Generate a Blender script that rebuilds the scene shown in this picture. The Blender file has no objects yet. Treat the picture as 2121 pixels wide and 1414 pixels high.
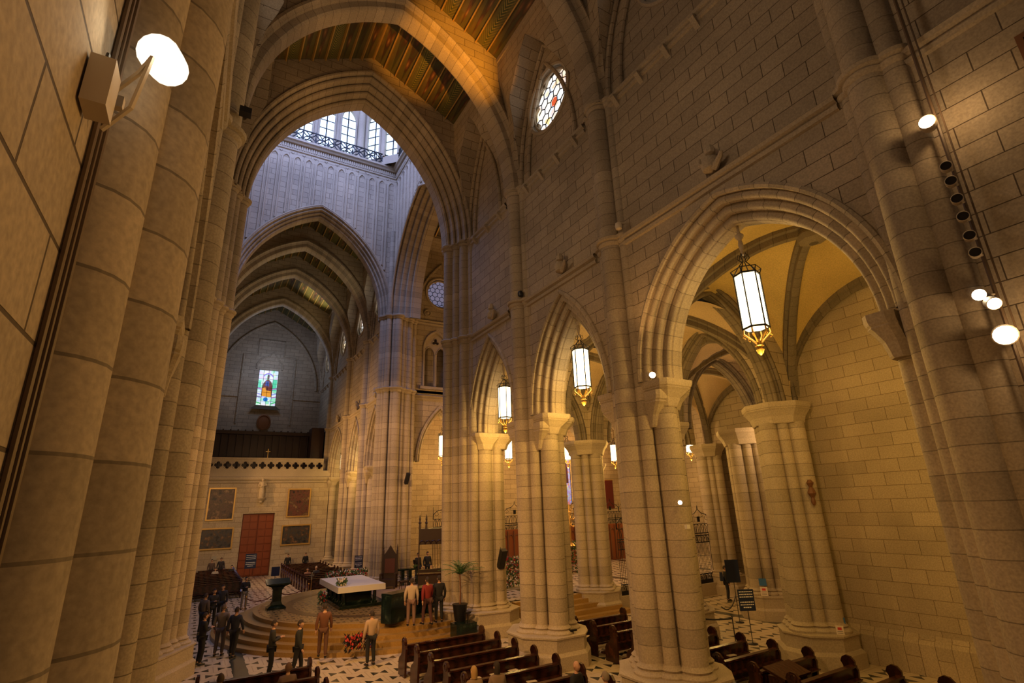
import bpy, math, random
from mathutils import Vector, Matrix
from mathutils.geometry import tessellate_polygon
random.seed(7)
PI = math.pi
S = bpy.context.scene
COL = S.collection
# ------------------------------------------------------------------ camera, exposure, world, lamps
cd = bpy.data.cameras.new('camera'); cam = bpy.data.objects.new('camera', cd); COL.objects.link(cam); S.camera = cam
FPX, VY, VZ = 1066.22, (407.16, 1070.13), (948.52, -2625.12)
_Y = Vector((VY[0]-1060.5, 707-VY[1], -FPX)).normalized()
_Z = Vector((VZ[0]-1060.5, 707-VZ[1], -FPX)).normalized(); _Z = (_Z-_Y*_Y.dot(_Z)).normalized(); _X = _Y.cross(_Z)
_M = Matrix((_X, _Y, _Z)).to_4x4(); _M.translation = Vector((0, 0, 5.2))
cam.matrix_world = _M
cd.sensor_width = 36; cd.lens = FPX/2121*36; cd.clip_end = 300; cd.clip_start = .05
S.view_settings.view_transform = 'Standard'; S.view_settings.look = 'None'
S.view_settings.exposure = -0.72; S.view_settings.gamma = 1.0
try: S.view_settings.use_curve_mapping = False
except Exception: pass
S.cycles.use_denoising = True; S.cycles.max_bounces = 6; S.cycles.diffuse_bounces = 4
S.cycles.sample_clamp_indirect = 4.0; S.cycles.caustics_reflective = False; S.cycles.caustics_refractive = False
W = bpy.data.worlds.new('world'); S.world = W; W.use_nodes = True
W.node_tree.nodes['Background'].inputs[0].default_value = (0.9, 0.80, 0.76, 1)
W.node_tree.nodes['Background'].inputs[1].default_value = 0.055
WARM = (1.0, 0.51, 0.16); AMBER = (1.0, 0.57, 0.12); COOL = (0.36, 0.46, 1.0); NEUT = (1.0, 0.60, 0.26)

def lamp(kind, loc, power, col, size=.15, rot=None, target=None, cone=90, blend=.6, name='lamp_light'):
    l = bpy.data.lights.new(name, kind); l.energy = power; l.color = col
    if kind == 'AREA': l.size = size
    else: l.shadow_soft_size = size
    if kind == 'SPOT': l.spot_size = math.radians(cone); l.spot_blend = blend
    o = bpy.data.objects.new(name, l); COL.objects.link(o); o.location = loc
    if target is not None:
        o.rotation_euler = (Vector(target)-Vector(loc)).to_track_quat('-Z', 'Y').to_euler()
    return o
LAN_W = 330
def spot(loc, tgt, w, col=NEUT, cone=80, blend=.8, size=.12): return lamp('SPOT', loc, w, col, size, target=tgt, cone=cone, blend=blend, name='spot_beam')  # also makes added spots that have no floodlight fixture
# daylight falling through the lantern windows
lamp('AREA', (5.05, 25.4, 36.0), 2300, COOL, 4.5, target=(5.05, 35.0, 25), name='lantern_daylight')
lamp('AREA', (1.0, 29.5, 36.0), 1500, COOL, 4.5, target=(10.5, 29.5, 25), name='lantern_daylight')
lamp('POINT', (5.05, 29.5, 37.0), 900, COOL, 1.5, name='lantern_daylight')
# floodlights on the piers of both walls, several unseen and without fixtures
spot((-.1, 2.6, 7.5), (10.5, 12, 2.5), 2600, WARM, 100)
lamp('POINT', (.35, 1.9, 7.0), 9, WARM, .08, name='floodlight_spill')
spot((8.6, 5.5, 12), (7.6, 16.9, 25.0), 38000, (1,.36,.02), 17)  # added mid-air beam for the golden patch on the transverse arch
spot((10.0, 2.45, 7.4), (-.5, 5, 6), 1350, (1,.47,.11), 100)
lamp('POINT', (10.05, 2.2, 7.5), 30, NEUT, .08, name='floodlight_spill'); lamp('POINT', (10.05, 2.3, 11.5), 30, NEUT, .08, name='floodlight_spill')
spot((-.1, 11.0, 8.6), (10.6, 17.5, 2.0), 4200, WARM, 80)
spot((-.1, 17.0, 8.6), (10.2, 23, 2.0), 4200, WARM, 80)
spot((9.8, 17.0, 8.8), (-.2, 24.0, 5.0), 2600, WARM, 90)
spot((.5, 24.2, 8.6), (10.8, 35.2, 8.5), 9500, WARM, 46)
spot((.2, 41.0, 8.6), (6.0, 54.5, 2.0), 3600, NEUT, 80)
spot((10.2, 10.4, 9.2), (5.0, 4.0, 24.0), 300, WARM, 120)
lamp('POINT', (5.0, 15, 15.0), 230, (1,.68,.40), .6, name='nave_fill')  # added fill points hanging free in the vessel, no real lamps there
lamp('POINT', (5.0, 6, 14.0), 240, (1,.68,.40), .6, name='nave_fill')
lamp('POINT', (5.0, 48, 12.0), 180, NEUT, .6, name='nave_fill')
# added fill points in aisles and chapels, without fixtures
for p, w, c in (((15.0, 7.0, 8.0), 420, AMBER), ((15.6, 14.5, 9.0), 260, AMBER), ((15.6, 20.2, 9.0), 260, AMBER), ((23.0, 14.5, 8.0), 330, NEUT), ((23.0, 20.2, 8.6), 260, AMBER), ((20.0, 28.0, 10.0), 1500, WARM), ((30.0, 29.0, 10.0), 1500, WARM), ((20.0, 39.0, 9.0), 1100, WARM), ((31.0, 39.0, 9.0), 1100, WARM), ((14.8, 38.0, 10.0), 200, AMBER)):
    lamp('POINT', p, w, c, .25, name='aisle_fill')
# spots added to brighten the painted ceiling bays, no fixtures
spot((9.2, 49.5, 23.0), (7.5, 50, 27), 500, (1,.85,.55), 70)

for y in (39, 44.5, 51.5): spot((9.3, y, 19.5), (3.5, y+1, 27), 420, (1, .78, .45), 110)
for y in (14.5, 20.2): spot((1.0, y, 19.5), (7.0, y, 27), 500, WARM, 110)

lamp('POINT', (5, 58.5, 21), 420, (.55, .68, 1.0), 1.0, name='loft_daylight')
spot((8.9, 57.5, 22.5), (3, 62.4, 18), 500, (.5, .65, 1.0), 50)
spot((5.0, 50.5, 16), (8.0, 52.3, 26.6), 14000, (1, .8, .4), 24)  # added mid-air spot for the bright patch on the far ceiling
spot((-.1, 44.0, 8.8), (10.6, 43.5, 7.0), 5200, WARM, 120)  # added spots to brighten the far arm wall, no fixtures
spot((-.1, 51.0, 8.8), (10.6, 49.5, 7.0), 2600, WARM, 110)
spot((-.1, 37.2, 8.8), (10.6, 37.5, 8.0), 1200, NEUT, 110)

# only some pier floodlights have fixtures, built further down; the rest are unseen

# ------------------------------------------------------------------ materials
def mat(name, col=(.5,.5,.5), rough=.6, metal=0., emit=None, es=1.):
    m = bpy.data.materials.new(name); m.use_nodes = True
    b = m.node_tree.nodes['Principled BSDF']
    b.inputs['Base Color'].default_value = (*col, 1); b.inputs['Roughness'].default_value = rough
    b.inputs['Metallic'].default_value = metal
    if emit: b.inputs['Emission Color'].default_value = (*emit, 1); b.inputs['Emission Strength'].default_value = es
    return m
class NT:
    def __init__(s, m): s.t = m.node_tree; s.b = s.t.nodes['Principled BSDF']
    def n(s, k, **kw):
        x = s.t.nodes.new(k)
        for a, v in kw.items(): setattr(x, a, v)
        return x
    def l(s, a, b): s.t.links.new(a, b)
    def math(s, op, a, b=None, c=None):
        x = s.n('ShaderNodeMath', operation=op)
        for i, v in enumerate((a, b, c)):
            if v is None: continue
            if isinstance(v, (int, float)): x.inputs[i].default_value = v
            else: s.l(v, x.inputs[i])
        return x.outputs[0]
    def mix(s, f, a, b, mode='MIX'):
        x = s.n('ShaderNodeMix', data_type='RGBA', blend_type=mode)
        for i, v in ((0, f), (6, a), (7, b)):
            if isinstance(v, (int, float)): x.inputs[i].default_value = v
            elif isinstance(v, tuple): x.inputs[i].default_value = (*v, 1)
            else: s.l(v, x.inputs[i])
        return x.outputs[2]
    def noise(s, scale, detail=3, vec=None):
        x = s.n('ShaderNodeTexNoise'); x.inputs['Scale'].default_value = scale; x.inputs['Detail'].default_value = detail
        if vec is not None: s.l(vec, x.inputs['Vector'])
        return x.outputs['Fac']
    def ramp(s, f, stops):
        x = s.n('ShaderNodeValToRGB'); e = x.color_ramp.elements
        while len(e) < len(stops): e.new(.5)
        for i, (p, c) in enumerate(stops): e[i].position = p; e[i].color = (*c, 1)
        s.l(f, x.inputs[0]); return x.outputs[0]
    def bump(s, h, strength=.3, dist=.02):
        x = s.n('ShaderNodeBump'); x.inputs['Strength'].default_value = strength; x.inputs['Distance'].default_value = dist
        s.l(h, x.inputs['Height']); s.l(x.outputs[0], s.b.inputs['Normal'])

STONE = (0.44, 0.37, 0.28)
def stone(name, base=STONE, mode='brick', row=.42, width=1.0, rough=.85, mortar=(.22,.19,.16,1)):
    m = mat(name, base, rough); t = NT(m)
    pos = t.n('ShaderNodeNewGeometry').outputs['Position']
    uv = t.n('ShaderNodeUVMap').outputs[0]
    big = t.noise(.35, 4, pos); fine = t.noise(9, 5, pos)
    d = tuple(c*.80 for c in base); h = tuple(min(1, c*1.12) for c in base)
    c = t.ramp(big, [(.3, d), (.7, h)])
    if mode == 'brick':
        br = t.n('ShaderNodeTexBrick'); br.offset = .5; br.squash = 1
        br.inputs['Scale'].default_value = 1; br.inputs['Mortar Size'].default_value = .010
        br.inputs['Mortar Smooth'].default_value = .3; br.inputs['Brick Width'].default_value = width; br.inputs['Row Height'].default_value = row
        br.inputs['Bias'].default_value = 0
        br.inputs['Color1'].default_value = (.87,.86,.85,1); br.inputs['Color2'].default_value = (1.06,1.05,1.03,1); br.inputs['Mortar'].default_value = mortar
        t.l(uv, br.inputs['Vector']); c = t.mix(1., c, br.outputs['Color'], 'MULTIPLY'); f = br.outputs['Fac']
        hgt = t.math('MULTIPLY_ADD', f, -1., t.math('MULTIPLY', fine, .35))
    elif mode == 'course':
        sp = t.n('ShaderNodeSeparateXYZ'); t.l(uv, sp.inputs[0])
        v = t.math('DIVIDE', sp.outputs[1], row); fr = t.math('FRACT', v)
        ln = t.math('LESS_THAN', fr, .04)
        cell = t.n('ShaderNodeTexWhiteNoise', noise_dimensions='1D'); t.l(t.math('FLOOR', v), cell.inputs['W'])
        g = t.math('MULTIPLY_ADD', cell.outputs[0], .26, .82)
        cc = t.n('ShaderNodeCombineColor'); [t.l(g, cc.inputs[i]) for i in range(3)]
        c = t.mix(1., c, cc.outputs[0], 'MULTIPLY'); c = t.mix(ln, c, tuple(q*.45 for q in base))
        hgt = t.math('MULTIPLY_ADD', ln, -1., t.math('MULTIPLY', fine, .35))
    else: hgt = t.math('MULTIPLY', fine, .4)
    c = t.mix(1., c, t.ramp(t.noise(26, 4, pos), [(.3, (.80,.80,.80)), (.7, (1.14,1.13,1.1))]), 'MULTIPLY')
    t.l(c, t.b.inputs['Base Color']); t.bump(hgt, .8, .02)
    return m
M = {}
M['wall'] = stone('ashlar_wall'); M['shaft'] = stone('drum_stone', mode='course'); M['plain'] = stone('carved_stone', mode='plain')
M['ochre'] = stone('ochre_vault_plaster', (0.66, 0.50, 0.20), 'plain'); M['pinkweb'] = stone('buff_vault_plaster', (0.58, 0.44, 0.28), 'plain')
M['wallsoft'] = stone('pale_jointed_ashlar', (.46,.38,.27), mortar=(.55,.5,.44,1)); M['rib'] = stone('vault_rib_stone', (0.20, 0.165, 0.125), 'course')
M['ironb'] = mat('black_iron', (.02,.02,.022), .45, .6)
M['wood'] = mat('dark_pew_wood', (.04,.012,.007), .25)
t = NT(M['wood']); w_ = t.n('ShaderNodeTexWave'); w_.inputs['Scale'].default_value = 2.5; w_.inputs['Distortion'].default_value = 6
t.l(t.ramp(w_.outputs['Fac'], [(0, (.022,.007,.004)), (1, (.06,.018,.009))]), t.b.inputs['Base Color'])
M['door'] = mat('red_brown_door_wood', (.22,.05,.014), .45)
M['darkwood'] = mat('black_brown_wood', (.035,.015,.01), .45)
M['midwood'] = mat('brown_wood', (.16,.07,.03), .5)
M['gold'] = mat('gilt', (.75,.48,.14), .35, .8)
M['goldm'] = mat('dull_gilt', (.50,.32,.10), .45, .4)
M['white'] = mat('white_linen', (.78,.74,.66), .8)
M['green'] = mat('green_marble', (.01,.02,.016), .15)
t = NT(M['green']); t.l(t.ramp(t.noise(3, 8), [(.4, (.004,.009,.007)), (.62, (.012,.026,.02)), (.72, (.06,.08,.065))]), t.b.inputs['Base Color'])
M['lamp'] = mat('lit_frosted_glass', (1,.9,.7), .5, emit=(1.0,.80,.45), es=9)
M['bulb'] = mat('lit_floodlight_glass', (1,.9,.7), .4, emit=(1.0,.86,.62), es=28)
M['sky'] = mat('daylit_glass', (.8,.9,1), .3, emit=(.62,.82,1.0), es=2.4)
M['cream'] = mat('cream_metal', (.62,.54,.42), .5)
M['black'] = mat('black_plastic', (.012,.012,.014), .4)
M['carpet'] = mat('sand_carpet', (.34,.22,.13), .95)
M['leaf'] = mat('palm_leaf_green', (.05,.12,.03), .6)
M['flower'] = mat('red_petals', (.45,.03,.02), .7); M['flowerw'] = mat('cream_petals', (.8,.68,.5), .7)
M['signb'] = mat('navy_signboard', (.01,.02,.06), .4); M['signw'] = mat('white_lettering', (.8,.8,.8), .6)
M['paperw'] = mat('white_notice', (.75,.66,.58), .6); M['blue'] = mat('blue_notice', (.03,.14,.38), .5); M['redp'] = mat('red_paint', (.6,.05,.04), .6)
M['redc'] = mat('red_cloth', (.09,.01,.008), .8)

# ------------------------------------------------------------------ mesh builder
class MB:
    def __init__(s): s.v = []; s.f = []; s.uv = []
    def face(s, pts, uvs=None):
        i = len(s.v); s.v += [tuple(p) for p in pts]; s.f.append(tuple(range(i, i+len(pts))))
        s.uv.append(uvs if uvs else None)
    def grid(s, P, uvf=None, closed_j=False):
        # P[i][j] points; shared verts for smooth shading
        n, m = len(P), len(P[0]); i0 = len(s.v)
        for r in P: s.v += [tuple(p) for p in r]
        lu = [0.]; 
        mid = m//2
        for i in range(1, n): lu.append(lu[-1]+(Vector(P[i][mid])-Vector(P[i-1][mid])).length)
        lv = [0.]
        for j in range(1, m+1 if closed_j else m): lv.append(lv[-1]+(Vector(P[0][j % m])-Vector(P[0][j-1])).length)
        for i in range(n-1):
            for j in range(m if closed_j else m-1):
                k = (j+1) % m
                s.f.append((i0+i*m+j, i0+(i+1)*m+j, i0+(i+1)*m+k, i0+i*m+k))
                s.uv.append([(lv[j], lu[i]), (lv[j], lu[i+1]), (lv[j+1], lu[i+1]), (lv[j+1], lu[i])] if uvf is None else
                            [uvf(P[i][j]), uvf(P[i+1][j]), uvf(P[i+1][k]), uvf(P[i][k])])
        return s
    def box(s, a, b, taper=0):
        x0,y0,z0 = a; x1,y1,z1 = b; t = taper
        B = [(x0,y0,z0),(x1,y0,z0),(x1,y1,z0),(x0,y1,z0)]; T = [(x0+t,y0+t,z1),(x1-t,y0+t,z1),(x1-t,y1-t,z1),(x0+t,y1-t,z1)]
        for k in range(4):
            l = (k+1) % 4; c = 0 if k % 2 == 0 else 1
            s.face([B[k], B[l], T[l], T[k]], [(B[k][c], z0), (B[l][c], z0), (T[l][c], z1), (T[k][c], z1)])
        s.face([T[0],T[1],T[2],T[3]], [(p[0],p[1]) for p in T]); s.face([B[3],B[2],B[1],B[0]], [(p[0],p[1]) for p in B[::-1]])
        return s
    def obox(s, c, ax, ay, az, hx, hy, hz):
        c = Vector(c); ax, ay, az = Vector(ax)*hx, Vector(ay)*hy, Vector(az)*hz
        g = lambda i,j,k: c+ax*i+ay*j+az*k
        for q in (((-1,-1,-1),(1,-1,-1),(1,-1,1),(-1,-1,1)),((1,-1,-1),(1,1,-1),(1,1,1),(1,-1,1)),((1,1,-1),(-1,1,-1),(-1,1,1),(1,1,1)),
                  ((-1,1,-1),(-1,-1,-1),(-1,-1,1),(-1,1,1)),((-1,-1,1),(1,-1,1),(1,1,1),(-1,1,1)),((-1,1,-1),(1,1,-1),(1,-1,-1),(-1,-1,-1))):
            P = [g(*w) for w in q]; a = (P[1]-P[0]).length; b = (P[2]-P[1]).length
            s.face(P, [(0,0),(a,0),(a,b),(0,b)])
        return s
    def prism(s, poly, z0, z1, top=1, bot=0, scale_top=None):
        n = len(poly); u = 0
        if scale_top is None: pt = poly
        else:
            cx = sum(p[0] for p in poly)/n; cy = sum(p[1] for p in poly)/n
            pt = [(cx+(p[0]-cx)*scale_top, cy+(p[1]-cy)*scale_top) for p in poly]
        for k in range(n):
            a, b = poly[k], poly[(k+1) % n]; ta, tb = pt[k], pt[(k+1) % n]; L = math.hypot(b[0]-a[0], b[1]-a[1])
            s.face([(a[0],a[1],z0),(b[0],b[1],z0),(tb[0],tb[1],z1),(ta[0],ta[1],z1)], [(u,z0),(u+L,z0),(u+L,z1),(u,z1)]); u += L
        if top: s.face([(p[0],p[1],z1) for p in pt], [p for p in pt])
        if bot: s.face([(p[0],p[1],z0) for p in poly[::-1]], [p for p in poly[::-1]])
        return s
    def lathe(s, c, prof, n=16, a0=0, caps=True):
        # prof [(r,z)] bottom to top around vertical axis at c=(x,y)
        P = [[(c[0]+r*math.cos(a0+2*PI*j/n), c[1]+r*math.sin(a0+2*PI*j/n), z) for j in range(n)] for r, z in prof]
        r0 = max(p[0] for p in prof)
        s_ = len(s.f)
        i0 = len(s.v)
        for r in P: s.v += r
        for i in range(len(P)-1):
            for j in range(n):
                k = (j+1) % n; s.f.append((i0+i*n+j, i0+i*n+k, i0+(i+1)*n+k, i0+(i+1)*n+j))
                u0, u1 = 2*PI*r0*j/n, 2*PI*r0*(j+1)/n; z0, z1 = prof[i][1], prof[i+1][1]
                s.uv.append([(u0,z0),(u1,z0),(u1,z1),(u0,z1)])
        if caps:
            s.f.append(tuple(i0+(len(P)-1)*n+j for j in range(n))); s.uv.append(None)
            s.f.append(tuple(i0+n-1-j for j in range(n))); s.uv.append(None)
        return s
    def tube(s, pts, r, n=6, closed=False):
        P = []; pts = [Vector(p) for p in pts]; N = len(pts); up0 = None
        for i in range(N):
            if closed: d = pts[(i+1) % N]-pts[i-1]
            else: d = pts[min(i+1, N-1)]-pts[max(i-1, 0)]
            if d.length < 1e-9: d = Vector((0,0,1))
            d.normalize()
            ref = up0 if up0 is not None else (Vector((0,0,1)) if abs(d.z) < .9 else Vector((1,0,0)))
            a = (ref - d*ref.dot(d))
            if a.length < 1e-6: a = d.orthogonal()
            a.normalize(); up0 = a; b = d.cross(a); rr = r[i] if isinstance(r, (list, tuple)) else r
            P.append([pts[i]+(a*math.cos(2*PI*j/n)+b*math.sin(2*PI*j/n))*rr for j in range(n)])
        if closed: P.append(P[0])
        i0 = len(s.f); s.grid(P, closed_j=True)
        if not closed:
            s.face(P[0][::-1]); s.face(P[-1])
        return s
    def poly(s, outer, holes, fn, uvf, flip=False):
        loops = [[Vector((p[0], p[1], 0)) for p in L] for L in [outer]+holes]
        flat = [p for L in loops for p in L]; i0 = len(s.v); s.v += [tuple(fn(p.x, p.y)) for p in flat]
        for tri in tessellate_polygon(loops):
            tri = tri[::-1] if flip else tri
            s.f.append(tuple(i0+i for i in tri)); s.uv.append([uvf(flat[i].x, flat[i].y) for i in tri])
        return s
    def strip(s, loop, fa, fb, closed=True):
        n = len(loop); u = 0
        for k in range(n if closed else n-1):
            a, b = loop[k], loop[(k+1) % n]; L = math.hypot(b[0]-a[0], b[1]-a[1]); A, B, C_, D = fa(*a), fa(*b), fb(*b), fb(*a)
            w = (Vector(D)-Vector(A)).length
            s.face([A, B, C_, D], [(0,u),(0,u+L),(w,u+L),(w,u)]); u += L
        return s
    def build(s, name, m, parent=None, smooth=False, **props):
        me = bpy.data.meshes.new(name); me.from_pydata(s.v, [], s.f)
        uvl = me.uv_layers.new(name='UVMap'); k = 0; flat = []
        for f, u in zip(s.f, s.uv):
            flat += [c for p in (u if u else [(0,0)]*len(f)) for c in p]
        uvl.data.foreach_set('uv', flat)
        me.validate(); me.update()
        if smooth:
            me.shade_smooth()
            try: me.set_sharp_from_angle(angle=math.radians(38))
            except Exception: pass
        me.materials.append(m)
        o = bpy.data.objects.new(name, me); COL.objects.link(o)
        if parent is not None:
            o.parent = parent
            o.matrix_parent_inverse = parent.matrix_world.inverted() if parent.matrix_world != Matrix() else Matrix()
        for a, b in props.items(): o[a] = b
        return o
def tag(o, label, cat, group=None, kind=None):
    o['label'] = label; o['category'] = cat
    if group: o['group'] = group
    if kind: o['kind'] = kind
    return o
def thing(name, label, cat, loc=(0,0,0), group=None, kind=None, rot=0):
    o = bpy.data.objects.new(name, None); COL.objects.link(o); o.location = loc; o.rotation_euler = (0,0,rot); o.empty_display_size = .1
    return tag(o, label, cat, group, kind)
# children are built in the thing's local frame (matrix_parent_inverse stays identity)
def part(mb, name, m, parent, smooth=False, label=None):
    o = mb.build(name, m, None, smooth); o.parent = parent
    if label: o['label'] = label
    return o
def struct(mb, name, m, smooth=False, label=None, cat=None):
    o = mb.build(name, m, None, smooth); o['kind'] = 'structure'
    if label: o['label'] = label
    if cat: o['category'] = cat
    return o
def copy_tree(o, parent=None):
    c = o.copy(); COL.objects.link(c)
    if parent is not None: c.parent = parent
    for ch in list(o.children): copy_tree(ch, c)
    return c

# ------------------------------------------------------------------ key dimensions (metres)
XC = 5.05                       # axis of the transept
YC = 29.5                       # centre of the crossing
ZC, ZS, ZR, ZE, ZT = 8.5, 13.3, 18.7, 25.65, 28.1   # arcade spring, string course, upper ring, eaves, ridge
PY = [3.5, 11.4, 17.35]; FY = [59-17.35, 59-11.4, 59-3.5]
def mx(x, s): return x if s > 0 else 2*XC-x
def side(s, x): return XC+s*(x-XC)

# ------------------------------------------------------------------ pointed arches
def arc(w, h, r=0., n=18):
    """right half of a pointed arch, spring to apex, as (u, z, nu, nz); radial offset r"""
    R = (w*w+h*h)/(2*w); c = w-R; th = math.acos(max(-1, min(1, (R-w)/(R+r))))
    return [(c+(R+r)*math.cos(th*i/n), (R+r)*math.sin(th*i/n)) for i in range(n+1)]
def arch_line(w, h, r=0., n=18):
    a = arc(w, h, r, n); return a+[(-u, z) for u, z in a[-2::-1]]          # right spring -> apex -> left spring
def arch_sweep(mb, cu, z0, w, h, prof, place, n=18):
    """prof: list of (r,t) ; place(u,z,t)->xyz"""
    cols = [arch_line(w, h, r, n) for r, t in prof]
    P = [[place(cu+cols[j][i][0], z0+cols[j][i][1], prof[j][1]) for j in range(len(prof))] for i in range(2*n+1)]
    mb.grid(P); return mb
def orders(r0, t0, rs, ts, n, q=.09, rend=None):
    """one side of a stepped and rolled arch moulding, from soffit middle outwards"""
    out = []; r, t = r0, t0
    for k in range(n):
        out += [(r, t-2*q-.03), (r+.035, t-2*q)]
        for a in (215, 180, 145, 110, 75, 50): out.append((r+q+q*math.cos(math.radians(a)), t-q+q*math.sin(math.radians(a))))
        out += [(r+2*q+.03, t-.05), (r+rs, t-.05)]
        r += rs; t += ts
    return out
def both(pr, t_back=None):
    return [(r, -t) for r, t in pr[::-1]]+pr
def wall_face(mb, uo, zo, holes, plane, flip):
    mb.poly(list(zip(uo, zo)), holes, plane, lambda u, z: (u, z), flip)

# ------------------------------------------------------------------ arcade bays of the long walls
def bay_wall(s, ya, yb, name, arch=None, rose=True, zlow=ZC, ztop=ZE, left_plain=False):
    """wall of one bay between y=ya and y=yb; s=+1 right, -1 left; arch=(yc,w,h,r_out)"""
    x0, x1 = side(s, 10.75), side(s, 12.15); mb = MB()
    holes = []; yr = (ya+yb)/2
    if rose: holes.append([(yr+1.45*math.cos(2*PI*k/36), 21.75+1.45*math.sin(2*PI*k/36)) for k in range(36)])
    if arch:
        yc, w, h, ro = arch; al = [(yc+u, ZC+z) for u, z in arch_line(w, h, ro)]
        outer = [(yb, ZC)]+al+[(ya, ZC), (ya, ztop), (yb, ztop)]
    else: outer = [(ya, 0), (ya, ztop), (yb, ztop), (yb, 0)]
    for xx, fl in ((x0, s < 0), (x1, s > 0)):
        mb.poly(outer, holes, lambda u, z: (xx, u, z), lambda u, z: (u, z), fl)
    for H in holes: mb.strip(H, lambda u, z: (x0, u, z), lambda u, z: (x1, u, z))
    return struct(mb, name, M['wall'])
A_T = [(0., 0.)]
def arcade_arch(s, yc, w, h, label, name='arcade_arch', x=11.45, half=.70, m='shaft', axis='y', plane=None, n=3, rs=.22, ts=.2, q=.08):
    t0 = half-(n-1)*ts
    pr = both(orders(0, t0, rs, ts, n, q))
    mb = MB()
    pl = plane or (lambda u, z, t: (side(s, x-t), u, z))
    arch_sweep(mb, yc, ZC, w, h, pr, pl)
    # raised hood moulding on the front
    r = n*rs
    arch_sweep(mb, yc, ZC, w, h, [(r-.02, half-.06), (r-.02, half+.09), (r+.05, half+.12), (r+.12, half+.08), (r+.14, half-.06)], pl)
    return tag(mb.build(name, M[m], None, True), label, 'arch', 'pointed arches of the arcades')

# ------------------------------------------------------------------ shafts, rings and piers
def shaft_mb(x, y, r, z0, z1, n=20):
    return MB().lathe((x, y), [(r*1.0, z0), (r, z1)], n)
def base_prof(r, z): return [(r+.16, z-.02), (r+.17, z+.06), (r+.12, z+.12), (r+.05, z+.15), (r+.09, z+.2), (r+.02, z+.26), (r, z+.3)]
def ring_prof(r, z): return [(r, z-.16), (r+.05, z-.12), (r+.07, z-.06), (r+.05, z-.02), (r+.13, z+.02), (r+.15, z+.1), (r+.1, z+.15), (r, z+.18)]
def add_shaft(root, x, y, r, z0, z1, rings=(), base=True, m='shaft'):
    sh = part(shaft_mb(x, y, r, z0, z1), 'shaft', M[m], root, True)
    if base: part(MB().lathe((x, y), base_prof(r, z0), 20, caps=False), 'shaft_base', M['plain'], sh, True)
    for z in rings: part(MB().lathe((x, y), ring_prof(r, z), 20, caps=False), 'ring_moulding', M['plain'], sh, True)
    return sh
def plinth(root, poly, zt=1.0, m='plain'):
    mb = MB(); n = len(poly); cx = sum(p[0] for p in poly)/n; cy = sum(p[1] for p in poly)/n
    def off(d): return [(cx+(p[0]-cx)*(1+d/max(.4, math.hypot(p[0]-cx, p[1]-cy))), cy+(p[1]-cy)*(1+d/max(.4, math.hypot(p[0]-cx, p[1]-cy)))) for p in poly]
    steps = [(.22, 0), (.22, zt*.42), (.14, zt*.5), (.10, zt*.52), (.10, zt*.9), (.16, zt*.93), (.16, zt*.98), (.05, zt)]
    P = [[(p[0], p[1], z) for p in off(d)] for d, z in steps]
    mb.grid(P, closed_j=True); mb.face([(p[0], p[1], zt) for p in off(.05)], off(.05))
    return part(mb, 'plinth', M['plain'], root)
def capital(root, poly_low, poly_up, z0, z1, m='plain'):
    """flared capital with a moulded abacus, polygons counter-clockwise"""
    n = len(poly_low); lerp = lambda t: [(a[0]+(b[0]-a[0])*t, a[1]+(b[1]-a[1])*t) for a, b in zip(poly_low, poly_up)]
    H = z1-z0; st = [(0, 0), (.08, .05), (.12, .12), (.3, .35), (.75, .6), (.95, .68), (.88, .72), (1, .76), (1.08, .86), (1.08, 1)]
    P = [[(p[0], p[1], z0+H*b) for p in lerp(a)] for a, b in st]
    mb = MB(); mb.grid(P, closed_j=True); q = lerp(1.08); mb.face([(p[0], p[1], z1) for p in q]); q = lerp(0); mb.face([(p[0], p[1], z0) for p in q[::-1]])
    return part(mb, 'capital', M[m], root)
def rectp(x0, x1, y0, y1, c=0.):
    if c <= 0: return [(x0,y0),(x1,y0),(x1,y1),(x0,y1)]
    return [(x0+c,y0),(x1-c,y0),(x1,y0+c),(x1,y1-c),(x1-c,y1),(x0+c,y1),(x0,y1-c),(x0,y0+c)]
def mxp(poly, s):
    return poly if s > 0 else [(2*XC-x, y) for x, y in poly][::-1]
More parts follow.
